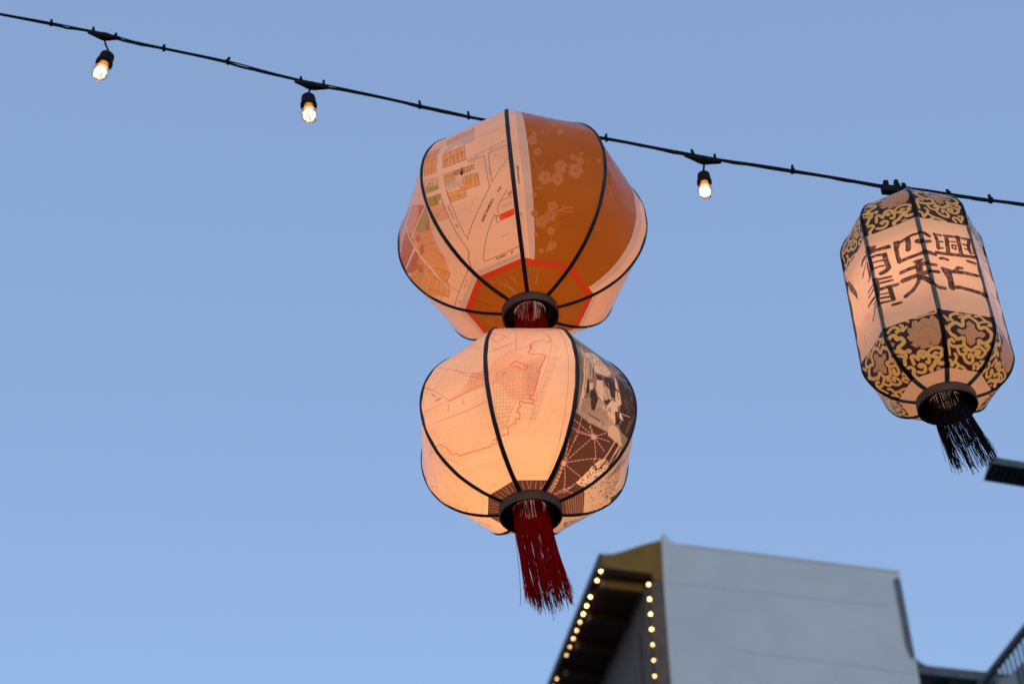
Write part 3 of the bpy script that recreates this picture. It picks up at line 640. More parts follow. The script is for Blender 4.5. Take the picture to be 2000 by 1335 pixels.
P 180 135 88 273,3690 266,3710 250,3720 234,3716 227,3698 234,3678 250,3668 266,3672
P 180 135 88 273,3728 266,3748 250,3759 233,3754 226,3737 233,3717 249,3706 266,3710
P 180 135 88 241,3745 234,3765 217,3776 200,3771 194,3754 201,3734 218,3723 234,3728
P 180 135 88 222,3717 215,3737 198,3748 182,3743 175,3726 183,3706 199,3695 215,3700
S 162 108 36 7 8 217,3707 238,3703 237,3727 216,3731
P 180 135 88 241,3425 237,3440 226,3448 215,3444 211,3432 216,3417 227,3409 237,3412
P 180 135 88 261,3430 257,3444 246,3452 236,3449 232,3436 236,3422 247,3414 257,3417
P 180 135 88 261,3458 256,3473 245,3481 235,3477 230,3465 235,3450 246,3442 256,3445
P 180 135 88 240,3470 235,3485 224,3493 213,3490 209,3477 214,3462 225,3454 235,3458
P 180 135 88 228,3450 223,3465 212,3473 202,3470 198,3457 202,3442 213,3434 224,3438
S 162 108 36 7 8 224,3443 238,3440 238,3457 224,3460
P 180 135 88 399,4245 395,4260 380,4268 363,4265 355,4252 360,4237 374,4229 391,4232
P 180 135 88 389,4273 385,4288 370,4296 353,4292 344,4279 349,4264 364,4256 381,4260
P 180 135 88 356,4273 352,4288 336,4296 319,4293 311,4280 316,4265 331,4257 348,4260
P 180 135 88 347,4246 342,4261 327,4269 310,4265 302,4252 308,4238 323,4230 339,4233
P 180 135 88 373,4229 369,4244 354,4252 338,4248 329,4235 334,4220 349,4212 365,4216
S 162 108 36 7 8 339,4249 360,4246 362,4264 342,4267
P 180 135 88 267,4008 263,4020 252,4026 241,4023 236,4013 241,4002 251,3996 262,3998
P 180 135 88 284,4020 280,4032 269,4038 258,4035 253,4025 257,4014 268,4008 279,4010
P 180 135 88 276,4042 272,4053 261,4060 250,4057 245,4047 249,4035 260,4029 271,4032
P 180 135 88 254,4043 249,4055 238,4061 227,4058 222,4048 227,4037 238,4031 249,4033
P 180 135 88 248,4023 244,4034 233,4040 222,4038 217,4028 222,4016 233,4010 243,4013
S 162 108 36 7 8 243,4024 257,4022 258,4036 243,4038
L 180 135 88 23 200,2679 249,2874 286,3057
L 180 135 88 22 282,2342 399,2276 461,2128
L 180 135 88 19 303,3018 362,2867
L 180 135 88 19 720,2438 718,2619 687,2734
L 180 135 88 25 783,2761 838,2702
L 180 135 88 16 203,2842 244,2866
L 180 135 88 25 454,3934 487,4045 437,4276
L 180 135 88 50 509,3630 579,3569 699,3527
L 180 135 88 43 521,3620 647,3609 708,3589
L 180 135 88 25 500,3671 585,3669
L 180 135 88 23 502,3856 604,3751
L 180 135 88 19 510,3862 510,3762
L 180 135 88 22 567,3579 597,3510
L 180 135 88 31 239,3347 327,3310
L 180 135 88 54 1090,3006 1170,3095
L 180 135 88 46 1153,2935 1186,3058
L 180 135 88 39 1076,3659 1163,3699
L 180 135 88 31 1078,3742 1149,3719
L 180 135 88 22 1595,4090 1682,3944
B 195 77 44 -4000,4410 4000,4512
B 162 108 36 -4000,4512 4000,5000
B 210 205 207 -4000,4320 0,4400
B 210 205 207 2000,4320 4000,4400
L 133 102 97 8 -919,4365 -108,4356
L 175 132 72 34 -365,4544 -401,4639 -321,4719
L 175 132 72 34 -549,4625 -593,4729 -514,4816
L 175 132 72 34 -699,4577 -674,4661 -593,4818
L 175 132 72 34 -564,4826 -574,4940
L 175 132 72 34 -542,4776 -441,4966
L 175 132 72 34 -870,4562 -713,4694 -545,4842
L 175 132 72 34 -304,4646 -328,4797
L 175 132 72 34 129,4563 153,4621
L 175 132 72 34 237,4543 268,4600
L 175 132 72 34 324,4559 349,4782
L 175 132 72 34 393,4542 417,4584
L 175 132 72 34 268,4789 378,4817
L 175 132 72 34 90,4741 153,4989
L 175 132 72 14 2204,4923 2300,4693
L 175 132 72 14 2301,4900 2376,4665
L 175 132 72 14 2390,4877 2447,4636
L 175 132 72 14 2473,4854 2514,4607
L 175 132 72 14 2551,4831 2578,4577
L 175 132 72 14 2623,4807 2639,4547
L 175 132 72 14 2691,4783 2697,4516
L 175 132 72 14 2754,4759 2752,4485
L 175 132 72 14 2814,4734 2805,4453
L 175 132 72 14 -2221,4607 -2329,4750
L 175 132 72 14 -2277,4615 -2368,4753
L 175 132 72 14 -2335,4622 -2407,4755
L 175 132 72 14 -2393,4629 -2446,4758
L 175 132 72 14 -2453,4637 -2486,4760
L 175 132 72 14 -2514,4644 -2527,4762
L 175 132 72 14 -2577,4652 -2567,4765
L 133 80 29 19 -1634,4467 -1598,4633 -1655,4786 -1555,4941
T 133 102 97 34 ~ 2137,3798 2643,3866
T 133 102 97 34 ~ 2144,3845 2850,3843
T 133 102 97 28 ~ 2258,3683 2844,3780
T 225 181 148 31 ~ 2155,3949 2667,3909'''
ART['L2']='''P 237 202 180 -615,2780 -381,2762 -209,2600 -1,2678 137,2508 264,2223 429,2271 558,2468 546,3074 350,3263 250,3232 119,2957 -30,3016 -314,2891 -594,2834
P 237 202 180 487,2427 606,2318 667,2362 563,2892 510,3185 467,3310
P 239 214 197 -20,1316 100,1106 609,1459 559,2427 264,2223 100,2467 48,1922
G -1 -1 -1 212 189 177 8 11 7 -649,2081 -127,2377 -11,2829 -709,2542
G -1 -1 -1 212 189 177 4 16 7 -933,2765 -34,3046 -40,3265 -872,3041
G -1 -1 -1 212 189 177 9 11 7 -876,3057 -42,3279 -13,3897 -925,3674
G -1 -1 -1 177 146 141 11 12 7 92,2733 509,2489 493,3295 50,3293
G -1 -1 -1 177 146 141 7 6 8 19,3293 297,3294 147,3721 7,3827
G -1 -1 -1 212 189 177 7 8 7 -620,1349 -21,1891 -7,2460 -614,2119
G -1 -1 -1 177 146 141 8 6 7 421,2587 555,2568 545,3264 382,3232
G -1 -1 -1 177 146 141 10 6 7 457,2489 651,2384 542,2975 438,3232
G -1 -1 -1 212 189 177 7 7 7 349,3294 524,3326 525,3907 144,3890
G -1 -1 -1 212 189 177 5 12 6 -988,3588 -18,3910 -70,4090 -905,3847
G -1 -1 -1 177 146 141 5 6 8 -209,2581 -4,2730 -11,2965 -312,2875
L 212 189 177 9 314,1890 425,1969
L 212 189 177 9 336,1844 448,1932
L 212 189 177 9 359,1794 472,1894
L 212 189 177 9 383,1742 496,1854
L 212 189 177 9 407,1685 520,1813
L 212 189 177 9 432,1622 545,1769
L 212 189 177 9 458,1553 571,1722
L 212 189 177 9 485,1472 598,1672
L 177 146 141 12 42,2270 89,2198
L 177 146 141 12 76,2232 123,2168
L 177 146 141 12 110,2193 158,2138
L 177 146 141 12 145,2153 193,2106
L 177 146 141 12 179,2112 228,2074
L 177 146 141 12 214,2069 264,2041
L 177 146 141 12 250,2024 300,2007
L 177 146 141 12 286,1977 336,1972
L 177 146 141 12 322,1929 373,1935
L 177 146 141 12 -957,2726 -605,2807 -204,2877 -9,2949
L 177 146 141 12 -872,3041 -378,3183 -50,3242
L 177 146 141 12 342,1520 337,2247
L 177 146 141 12 69,2586 274,2223 572,2069
L 177 146 141 12 -780,2413 -565,2823 -326,2881
L 177 146 141 12 -462,2217 -288,2545 -2,2871
L 177 146 141 12 -820,2478 -688,2678
L 177 146 141 12 -987,3302 -963,2777
L 177 146 141 12 -853,1703 -341,2411 -9,2796
L 177 146 141 25 -599,2867 -620,2993
L 177 146 141 25 -835,2421 -778,2517
L 177 146 141 25 -769,2644 -687,2660
L 177 146 141 25 -757,2673 -701,2666
L 177 146 141 25 -120,2020 -149,2010
L 177 146 141 25 -378,2960 -388,3022
L 177 146 141 25 217,2716 176,2787
L 177 146 141 25 -115,3889 97,3874
S 177 146 141 60 11 -207,2543 -4,2730 -23,2955 -294,2837
S 177 146 141 50 11 95,2661 309,2508 319,2805 105,2873
S 177 146 141 25 12 65,2068 374,2013 390,2271 99,2508
L 221 121 101 23 -978,3443 -874,3476 -869,3525 -834,3576 -826,3646 -830,3733 -735,3763
L 221 121 101 29 -735,3763 -739,3823 -183,3958 -153,3928
L 221 121 101 23 -153,3928 -68,3974 -46,3894
L 221 121 101 25 42,3835 145,3851 164,3721 277,3646 283,3577 333,3585 339,3479 312,3471 322,3402 361,3356 341,3341 350,3271 386,3271 390,3302 493,3310
L 221 121 101 25 477,3318 503,3318 514,3240 468,3232 470,3169 515,3169 532,3041 563,2892 574,2788 594,2744 566,2708 638,2489 667,2362 616,2318 538,2329 472,2283 505,2162 498,2069 563,1939 647,1907 712,1999 748,1923 730,1668 690,1520 610,1387
L 221 121 101 26 -980,2150 -930,2194 -810,2384
L 205 143 133 16 -810,2384 -760,2306 -631,2100 -544,1948 -346,1766 -235,1526
L 221 121 101 20 30,1622 159,1667 217,1768 161,1922 101,1968 44,1857 88,1729 35,1622
L 221 121 101 23 274,2567 328,2478 464,2606 418,2689 344,2605 297,2615 274,2567
L 205 143 133 12 -444,1474 -109,1993
L 221 121 101 19 504,2042 519,2174 467,2271 533,2340
L 221 121 101 16 475,3169 464,3217 504,3233
L 177 146 141 11 728,2389 792,2415
L 216 181 174 11 712,2422 786,2448
L 216 181 174 11 696,2455 779,2480
L 216 181 174 11 709,2487 773,2511
L 216 181 174 11 693,2519 767,2542
L 177 146 141 11 677,2549 761,2573
L 216 181 174 11 691,2580 755,2603
L 216 181 174 11 675,2609 749,2632
L 216 181 174 11 660,2639 743,2661
L 216 181 174 11 673,2668 738,2690
L 177 146 141 11 658,2696 732,2718
L 216 181 174 11 643,2725 727,2746
L 216 181 174 11 656,2753 721,2774
L 216 181 174 11 641,2780 716,2802
L 216 181 174 11 626,2808 710,2829
L 177 146 141 11 639,2835 705,2856
L 216 181 174 11 624,2862 700,2883
L 216 181 174 11 609,2888 694,2909
L 216 181 174 11 623,2915 689,2935
L 216 181 174 11 608,2941 684,2962
L 177 146 141 11 593,2967 679,2987
L 216 181 174 11 607,2993 673,3013
L 216 181 174 11 591,3019 668,3039
L 216 181 174 11 576,3044 663,3064
L 216 181 174 11 590,3070 658,3090
L 177 146 141 11 575,3095 652,3115
L 216 181 174 11 559,3120 647,3140
L 216 181 174 11 574,3145 642,3165
L 216 181 174 11 558,3170 637,3189
L 216 181 174 11 542,3195 632,3214
L 177 146 141 11 557,3219 626,3239
L 216 181 174 11 541,3244 621,3263
L 216 181 174 11 525,3268 616,3287
L 216 181 174 11 540,3293 611,3312
L 216 181 174 11 524,3317 605,3336
L 177 146 141 11 508,3341 600,3360
L 216 181 174 11 523,3365 594,3384
L 216 181 174 11 506,3389 589,3408
L 216 181 174 11 490,3413 584,3432
L 216 181 174 11 505,3437 578,3456
L 177 146 141 11 488,3461 572,3480
L 216 181 174 11 471,3485 567,3504
L 216 181 174 11 487,3509 561,3528
L 216 181 174 11 469,3533 555,3551
L 216 181 174 11 452,3556 550,3575
L 177 146 141 11 467,3580 544,3599
T 177 146 141 31 ~ 650,2875 570,3138
T 177 146 141 31 ~ 630,2959 591,3186
T 177 146 141 34 ~ 753,2123 830,2150
T 177 146 141 31 ~ 758,2200 792,2272
L 177 146 141 11 760,1111 907,1175 909,1574 905,1985 900,2530 894,2977 894,3451 889,3963
L 177 146 141 11 895,3784 894,4082 887,4606 243,4640
T 212 189 177 28 ~ 772,3389 557,3907
T 212 189 177 25 ~ 234,4676 389,4677
L 229 207 194 31 930,2663 949,2663
L 177 146 141 9 757,1939 738,2123 687,2469 496,3449 447,3723
L 212 189 177 9 -867,4079 -252,4226 -61,4252
L 212 189 177 9 -880,4113 -264,4246
L 212 189 177 9 -1661,2793 -796,3831 -752,3917
L 212 189 177 9 -975,3706 -747,3958 -529,3949
L 177 146 141 9 -513,3837 -351,3740 -322,3854
T 212 189 177 25 ~ -932,4165 -419,4284
T 212 189 177 25 ~ -806,4554 -283,4543
L 212 189 177 9 -919,4626 -114,4671 38,4648
T 212 189 177 25 ~ -1633,4168 -1982,4178
T 212 189 177 25 ~ -1602,4215 -1962,4224
T 212 189 177 25 ~ -1578,4251 -1946,4261
T 212 189 177 25 ~ -1548,4296 -1928,4306
T 212 189 177 25 ~ -1517,4340 -1910,4350
T 212 189 177 25 ~ -1469,4409 -1883,4420
L 177 146 141 12 -1067,4610 -1978,4620
T 212 189 177 28 ~ -1316,4651 -1575,4655
L 221 121 101 19 -1055,3329 -1184,3353 -1356,3248
L 221 121 101 16 -1390,3228 -1603,3477 -1731,3561 -1992,3207
L 221 121 101 19 -1780,3532 -1895,3502
L 221 121 101 22 -1822,4294 -1974,4296
L 177 146 141 9 -1419,2821 -1934,3045
L 212 189 177 9 -1329,2982 -1834,3208
L 212 189 177 9 -1272,3100 -1759,3339
L 177 146 141 9 -1232,3198 -1698,3451
L 212 189 177 9 -1201,3283 -1648,3551
L 212 189 177 9 -1178,3360 -1604,3642
L 177 146 141 9 -1160,3430 -1566,3727
L 212 189 177 9 -1146,3495 -1533,3806
L 212 189 177 9 -1137,3557 -1503,3881
L 177 146 141 11 -1451,3564 -1392,3669 -1576,3920 -1706,4093
L 177 146 141 11 -1143,3360 -788,4009
L 177 146 141 11 -1118,3620 -1074,3788
L 212 189 177 8 -1155,3620 -1199,3694
L 212 189 177 8 -1151,3655 -1197,3732
L 212 189 177 8 -1147,3690 -1197,3770
L 212 189 177 8 -1144,3723 -1197,3806
L 212 189 177 8 -1143,3756 -1199,3841
L 212 189 177 8 -1143,3788 -1202,3876
L 212 189 177 8 -1143,3819 -1206,3910
L 212 189 177 8 -1144,3850 -1212,3943
L 212 189 177 8 -1147,3880 -1219,3976
L 212 189 177 8 -1150,3910 -1227,4008
L 212 189 177 8 -1154,3939 -1236,4040
L 212 189 177 8 -1160,3968 -1247,4071
L 212 189 177 8 -1166,3996 -1259,4102
L 212 189 177 8 -1173,4024 -1272,4133
B 133 131 131 1000,0 2000,5000
B 157 162 155 2000,0 3000,5000
P 87 103 86 989,1460 1140,1449 1346,1737 1980,1483 1980,2050 1980,1749 1605,1933 1430,1781 1206,1877 1026,1978
P 59 55 58 1959,1728 1980,1883 1980,2317 1988,2789 1990,3317 1820,3262 1714,3109 1734,2818 1725,2435 1709,2118
P 59 55 58 1437,2426 1693,2183 1666,2707 1576,2730 1487,2561
P 206 209 203 1158,2083 1430,1781 1634,2105 1579,2280 1315,2443 1205,2251
S 59 55 58 40 25 1280,1954 1430,1781 1634,2105 1579,2280 1315,2443
P 206 209 203 1144,1872 1165,2126 1145,2964 1103,3384 1060,3412 1081,2913
L 59 55 58 25 1045,2220 1069,2749 1073,3086 1035,3367
L 59 55 58 16 1158,2083 1120,2704 1123,2981
P 172 171 169 1155,2189 1272,2125 1245,2666 1142,2721
L 59 55 58 20 1309,2028 1260,2653
L 59 55 58 19 1233,2171 1204,2628
P 59 55 58 1312,2487 1423,2419 1426,2578 1336,2583
P 206 209 203 1321,2598 1429,2515 1458,2956 1359,2913 1307,2796
P 181 181 179 1440,2604 1546,2584 1578,2784 1497,2924 1451,2819
L 59 55 58 16 1484,2640 1534,2821
P 168 166 166 1049,3435 1138,3119 1348,2957 1503,2973 1718,3249 1626,3423 1284,3455
P 59 55 58 1222,2902 1278,2821 1357,2967 1331,3209 1279,3229 1225,3019
P 59 55 58 1142,2757 1186,2755 1199,2989 1156,3006
P 206 209 203 1187,2790 1260,2727 1251,2878 1201,2919
P 206 209 203 1419,3039 1509,3021 1579,2801 1669,2780 1700,2939 1698,3210 1612,3152
S 59 55 58 12 19 1475,2995 1591,2937 1605,3034 1500,3063
P 59 55 58 1452,2926 1549,2809 1580,2819 1503,2973
P 206 209 203 1655,2522 1731,2531 1748,2750 1690,2855 1644,2708
L 59 55 58 22 1676,2462 1697,2680
P 206 209 203 1666,2166 1699,2222 1705,2475 1659,2478
L 206 209 203 25 1770,2936 1898,2903
L 206 209 203 19 1819,1971 1844,2092
P 206 209 203 1714,2982 1744,2920 1826,3037 1765,3050
P 59 55 58 1658,2973 1730,2932 1759,3163 1709,3220
L 59 55 58 25 1239,3340 1460,3317
L 59 55 58 9 1097,3165 1522,3098
L 59 55 58 9 1103,3203 1531,3144
L 59 55 58 9 1108,3241 1541,3189
L 59 55 58 9 1115,3278 1551,3233
L 59 55 58 9 1121,3315 1563,3277
L 59 55 58 9 1128,3351 1575,3320
L 206 209 203 22 1634,2105 1980,1983
L 114 124 113 23 1180,1543 1622,1885
L 143 156 141 19 1200,1678 1843,1754
S 124 131 122 40 19 1859,1952 1980,1950 1959,2418 1892,2965 1770,2880
L 124 112 116 31 1920,2942 1908,3230
L 105 99 103 31 1952,2821 1939,3169
L 114 110 113 11 1873,3077 1895,3119
L 196 197 193 13 1606,2968 1615,3031
L 162 159 160 18 1548,3007 1539,3065
L 196 197 193 9 1526,3200 1534,3296
L 196 197 193 12 1152,2644 1153,2749
L 76 70 75 7 1508,2903 1508,2956
L 196 197 193 8 1775,3108 1779,3184
L 196 197 193 15 1102,2933 1114,2947
L 196 197 193 14 1481,3104 1479,3142
L 196 197 193 9 1371,2700 1360,2779
L 114 110 113 15 1172,3246 1185,3313
L 162 159 160 13 1452,2859 1437,2899
L 196 197 193 19 1427,2576 1412,2682
L 76 70 75 18 1923,2666 1929,2750
L 162 159 160 11 1537,3123 1562,3164
L 114 110 113 15 1498,3129 1520,3177
L 76 70 75 13 1887,2659 1884,2711
L 162 159 160 8 1980,1983 1994,1992
L 114 110 113 10 1768,2375 1778,2425
L 196 197 193 15 1459,3304 1494,3360
L 76 70 75 10 1131,2941 1126,3024
L 162 159 160 13 1538,2487 1528,2572
L 162 159 160 12 1582,3093 1592,3142
L 162 159 160 19 1373,3021 1364,3083
L 114 110 113 12 1886,2208 1841,2338
L 76 70 75 14 1167,3030 1170,3117
L 114 110 113 7 1854,2220 1824,2349
L 196 197 193 12 1496,2593 1477,2659
L 162 159 160 20 1527,2467 1531,2541
L 162 159 160 15 1744,2164 1719,2222
L 114 110 113 17 1231,2435 1218,2565
L 162 159 160 15 1980,2016 1980,2050
L 114 110 113 12 1770,3032 1778,3123
L 76 70 75 11 1694,3085 1693,3140
L 162 159 160 14 1522,3074 1548,3139
L 114 110 113 10 1205,2024 1164,2137
L 114 110 113 7 1382,2726 1373,2842
L 162 159 160 10 1445,3004 1446,3071
L 76 70 75 18 1537,3075 1551,3102
L 162 159 160 16 1164,2611 1177,2703
L 162 159 160 20 1816,2592 1820,2651
L 196 197 193 16 1800,2020 1766,2135
L 162 159 160 10 1876,2205 1881,2240
L 114 110 113 15 1155,3526 1163,3554
L 76 70 75 16 1386,3086 1390,3158
L 196 197 193 14 1602,3304 1611,3347
L 196 197 193 9 1382,3224 1388,3244
L 196 197 193 12 1961,2119 1924,2240
L 114 110 113 19 1295,3521 1303,3562
L 76 70 75 10 1430,3449 1441,3519
L 114 110 113 13 1095,2823 1103,2897
L 162 159 160 9 1474,2918 1484,3011
L 196 197 193 20 1369,3060 1378,3143
L 114 110 113 7 1286,3522 1285,3548
L 114 110 113 7 1179,3569 1198,3602
L 162 159 160 14 1181,2232 1164,2315
L 76 70 75 16 1660,1483 1700,1449
L 196 197 193 8 1922,2272 1921,2316
L 162 159 160 11 1393,3440 1408,3476
L 114 110 113 16 1745,2866 1766,2903
L 76 70 75 19 1480,1929 1437,2029
L 114 110 113 13 1434,3060 1448,3073
L 114 110 113 11 1806,2922 1807,3021
L 162 159 160 13 1527,3208 1561,3286
L 162 159 160 15 1708,2952 1709,3050
L 162 159 160 12 1755,2726 1763,2742
L 162 159 160 13 1411,2024 1410,2084
L 114 110 113 14 1087,3243 1101,3288
L 114 110 113 19 1559,3165 1554,3222
L 196 197 193 10 1344,2699 1342,2765
L 76 70 75 18 1289,2636 1303,2668
L 76 70 75 15 1428,2372 1420,2491
L 162 159 160 14 1061,2525 1039,2630
L 76 70 75 11 1648,3004 1639,3064
L 76 70 75 15 1256,2437 1263,2526
L 76 70 75 16 1682,2583 1699,2632
L 76 70 75 11 1620,2302 1629,2338
L 76 70 75 9 1162,3165 1177,3182
L 114 110 113 11 1078,2992 1080,3049
L 196 197 193 19 1296,2385 1295,2505
L 76 70 75 9 1389,2124 1382,2178
L 162 159 160 9 1818,2683 1818,2745
L 114 110 113 13 1120,2055 1070,2256
L 162 159 160 19 1353,3072 1347,3145
L 76 70 75 20 1097,3140 1115,3176
L 162 159 160 8 1360,2795 1370,2860
L 196 197 193 7 1527,2599 1532,2708
L 76 70 75 11 1763,2467 1751,2545
L 114 110 113 13 1610,3324 1615,3377
L 196 197 193 20 1215,3486 1249,3545
L 76 70 75 9 1292,2256 1290,2357
L 76 70 75 18 1263,2279 1233,2405
L 196 197 193 20 1656,3121 1672,3186
L 114 110 113 16 1364,1937 1314,2076
L 114 110 113 19 1398,2021 1347,2208
L 196 197 193 17 1643,2765 1664,2840
L 162 159 160 10 1161,3228 1158,3304
L 196 197 193 17 1160,2516 1170,2622
L 114 110 113 9 1477,2584 1494,2679
L 162 159 160 15 1662,2329 1654,2410
L 76 70 75 18 1512,3021 1516,3088
L 114 110 113 20 1876,1880 1837,1961
L 114 110 113 19 1565,3019 1593,3071
L 196 197 193 19 1094,2791 1104,2831
L 76 70 75 12 1961,2046 1955,2089
L 114 110 113 16 1133,2719 1117,2791
L 196 197 193 15 1786,3066 1781,3109
L 114 110 113 10 1122,2495 1126,2560
L 114 110 113 12 1075,2568 1080,2619
L 162 159 160 11 1521,3180 1553,3256
L 162 159 160 8 1824,2096 1800,2213
L 196 197 193 12 1448,2030 1428,2151
L 76 70 75 10 1072,2793 1065,2827
L 76 70 75 9 1187,3063 1196,3151
L 76 70 75 14 1491,1930 1480,2034
L 162 159 160 11 1618,2795 1618,2890
L 162 159 160 8 1575,2274 1578,2341
L 76 70 75 14 1268,2843 1282,2905
L 162 159 160 10 1571,1870 1488,2090
L 76 70 75 16 1318,3070 1312,3144
L 196 197 193 13 1165,3500 1183,3582
L 76 70 75 14 1149,2758 1152,2818
L 76 70 75 12 1980,1950 1980,1983
L 196 197 193 9 1614,2550 1627,2640
L 196 197 193 15 1980,1816 1980,1883
L 76 70 75 11 1488,3111 1479,3159
L 114 110 113 10 1555,2978 1563,3012
L 162 159 160 14 1248,3312 1276,3390
L 162 159 160 11 1517,3008 1544,3063
L 76 70 75 8 1313,1953 1245,2176
L 76 70 75 19 1495,3318 1513,3385
L 76 70 75 15 1812,2272 1812,2373
L 76 70 75 13 1741,1691 1680,1858
L 162 159 160 10 1449,2385 1444,2426
L 162 159 160 17 1154,3302 1149,3360
L 76 70 75 14 1231,3382 1238,3451
L 76 70 75 14 1575,2950 1565,2985
L 76 70 75 7 1634,2444 1634,2550
L 196 197 193 12 1671,2613 1653,2665
L 196 197 193 11 1271,2627 1284,2686
L 76 70 75 9 1127,3279 1133,3330
L 162 159 160 17 1631,2249 1608,2372
L 196 197 193 16 1385,2773 1369,2814
L 76 70 75 19 1301,3046 1298,3132
L 76 70 75 7 1297,3051 1300,3114
L 114 110 113 12 1658,3141 1647,3172
L 76 70 75 13 1212,3079 1220,3156
L 114 110 113 17 1688,2059 1650,2231
L 162 159 160 15 1929,2422 1923,2504
L 196 197 193 8 1792,3090 1809,3114
L 114 110 113 18 1248,2569 1245,2608
L 162 159 160 11 1235,3029 1257,3082
L 76 70 75 13 1456,2034 1407,2186
L 76 70 75 15 1626,1740 1526,2026
L 76 70 75 13 1414,2826 1424,2846
P 87 65 67 1000,3426 1031,3446 1288,3468 1626,3423 1876,3412 2000,3562 2000,5000 1000,5000
P 196 194 193 1608,3348 1637,3282 1720,3229 1789,3267 1876,3412 1951,3480 1902,3498 1649,3470
D 208 197 194 23 74 51 1443,3634 1714,3544
D 208 197 194 23 74 51 1443,3634 1707,3741
D 208 197 194 23 74 51 1443,3634 1662,3951
D 208 197 194 23 74 51 1443,3634 1121,3730
D 208 197 194 23 74 51 1443,3634 1298,3513
D 208 197 194 23 74 51 1443,3634 1614,3444
L 208 197 194 23 1455,3626 1487,3605
L 208 197 194 23 1456,3633 1491,3632
L 208 197 194 23 1453,3640 1483,3660
L 208 197 194 23 1448,3646 1463,3680
L 208 197 194 23 1441,3648 1438,3688
L 208 197 194 23 1435,3647 1414,3682
L 208 197 194 23 1431,3642 1398,3663
L 208 197 194 23 1430,3635 1394,3636
L 208 197 194 23 1432,3628 1404,3608
L 208 197 194 23 1438,3623 1423,3588
L 208 197 194 23 1444,3620 1448,3579
L 208 197 194 23 1451,3622 1471,3586
D 208 197 194 23 74 51 1124,4329 1443,3634
D 208 197 194 23 74 51 1124,4329 1639,3947
D 208 197 194 23 74 51 1124,4329 1673,4360
D 208 197 194 23 74 51 1124,4329 1599,4747
D 208 197 194 23 74 51 1124,4329 1026,3859
D 208 197 194 23 74 51 1124,4329 1284,4914
D 208 197 194 23 74 51 1124,4329 1144,3793
D 208 197 194 23 74 51 1124,4329 1213,4981
L 208 197 194 23 1140,4321 1184,4301
L 208 197 194 23 1142,4328 1193,4328
L 208 197 194 23 1139,4335 1185,4356
L 208 197 194 23 1132,4341 1159,4376
L 208 197 194 23 1123,4343 1123,4383
L 208 197 194 23 1114,4341 1087,4376
L 208 197 194 23 1107,4336 1062,4357
L 208 197 194 23 1105,4330 1055,4329
L 208 197 194 23 1108,4322 1066,4302
L 208 197 194 23 1116,4317 1092,4282
L 208 197 194 23 1125,4315 1126,4275
L 208 197 194 23 1134,4316 1159,4281
D 208 197 194 22 71 49 1027,3557 1449,3629
D 208 197 194 22 71 49 1035,3712 1449,3629
D 208 197 194 22 71 49 1153,3461 1159,3870
D 208 197 194 22 71 49 1280,3441 1449,3629
D 208 197 194 22 71 49 1639,3947 1827,3863
D 208 197 194 22 71 49 1639,3947 1674,4018
D 208 197 194 22 71 49 1599,4747 1712,4593
D 208 197 194 22 71 49 1484,4921 1578,4756
D 208 197 194 22 71 49 1599,4747 1880,4723 2166,4554
D 208 197 194 22 71 49 1540,4985 1712,4593
D 208 197 194 22 71 49 1711,4805 1689,4373
D 208 197 194 22 71 49 2927,4753 2638,4524
D 208 197 194 22 71 49 1213,4981 1096,4358
D 208 197 194 22 71 49 1340,4968 1167,4450
D 208 197 194 14 40 27 2092,4917 2393,4522
D 208 197 194 14 40 27 2202,4914 2482,4516
D 208 197 194 14 40 27 2310,4910 2571,4511
D 208 197 194 14 40 27 2418,4907 2659,4505
D 208 197 194 14 40 27 2525,4903 2746,4499
P 216 212 210 1698,4504 1690,4085 1737,3922 1843,3834 2029,4022 1999,4512
S 59 55 58 75 23 1730,4487 1713,4110 1840,3855 2029,4022 1999,4512
L 196 194 193 46 1780,4069 1802,3464
L 196 194 193 70 1908,4048 1902,3498
L 196 194 193 39 1984,3935 1947,3520
L 59 55 58 46 1845,4048 1846,3485
L 59 55 58 31 1890,3918 1936,3564
L 59 55 58 40 1682,4051 1818,4086
B 197 194 194 2000,0 3000,4733
S 59 55 58 220 20 2101,4507 2192,3990 2114,3586 2378,3145 2980,3017 2951,3745 2972,4331
S 105 95 98 160 31 2168,4214 2114,3586 2644,3544 2827,4014
L 86 80 84 25 2261,3914 2044,3603
L 86 80 84 25 2260,3882 2095,3567
L 86 80 84 25 2261,3849 2148,3529
L 86 80 84 25 2263,3815 2202,3488
L 86 80 84 25 2266,3780 2258,3444
L 86 80 84 25 2271,3744 2317,3397
L 86 80 84 25 2277,3706 2379,3344
P 204 204 201 2455,3462 2460,3065 2980,3017 2737,3676 2644,3544
L 59 55 58 31 2642,3751 2523,3511
L 59 55 58 23 2266,3516 2385,3195
P 59 55 58 2836,3794 2994,3271 2995,3584 2959,3797
B 87 65 67 -4000,4733 1000,5000
P 87 65 67 2000,4511 3000,4467 3000,5000 2000,5000
D 208 197 194 12 34 24 -3940,4763 -3890,4940
D 208 197 194 12 37 29 -3800,4763 -3849,4940
D 208 197 194 12 40 34 -3660,4763 -3660,4940
D 208 197 194 12 43 27 -3520,4763 -3470,4940
D 208 197 194 12 46 32 -3380,4763 -3429,4940
D 208 197 194 12 35 25 -3239,4763 -3239,4940
D 208 197 194 12 38 30 -3099,4763 -3050,4940
D 208 197 194 12 34 24 -2940,4763 -2989,4940
D 208 197 194 12 37 29 -2800,4763 -2800,4940
D 208 197 194 12 40 34 -2660,4763 -2610,4940
D 208 197 194 12 43 27 -2520,4763 -2570,4940
D 208 197 194 12 46 32 -2380,4763 -2380,4940
D 208 197 194 12 35 25 -2239,4763 -2190,4940
D 208 197 194 12 38 30 -2099,4763 -2149,4940
D 208 197 194 12 34 24 -1940,4763 -1940,4940
D 208 197 194 12 37 29 -1799,4763 -1749,4940
D 208 197 194 12 40 34 -1660,4763 -1710,4940
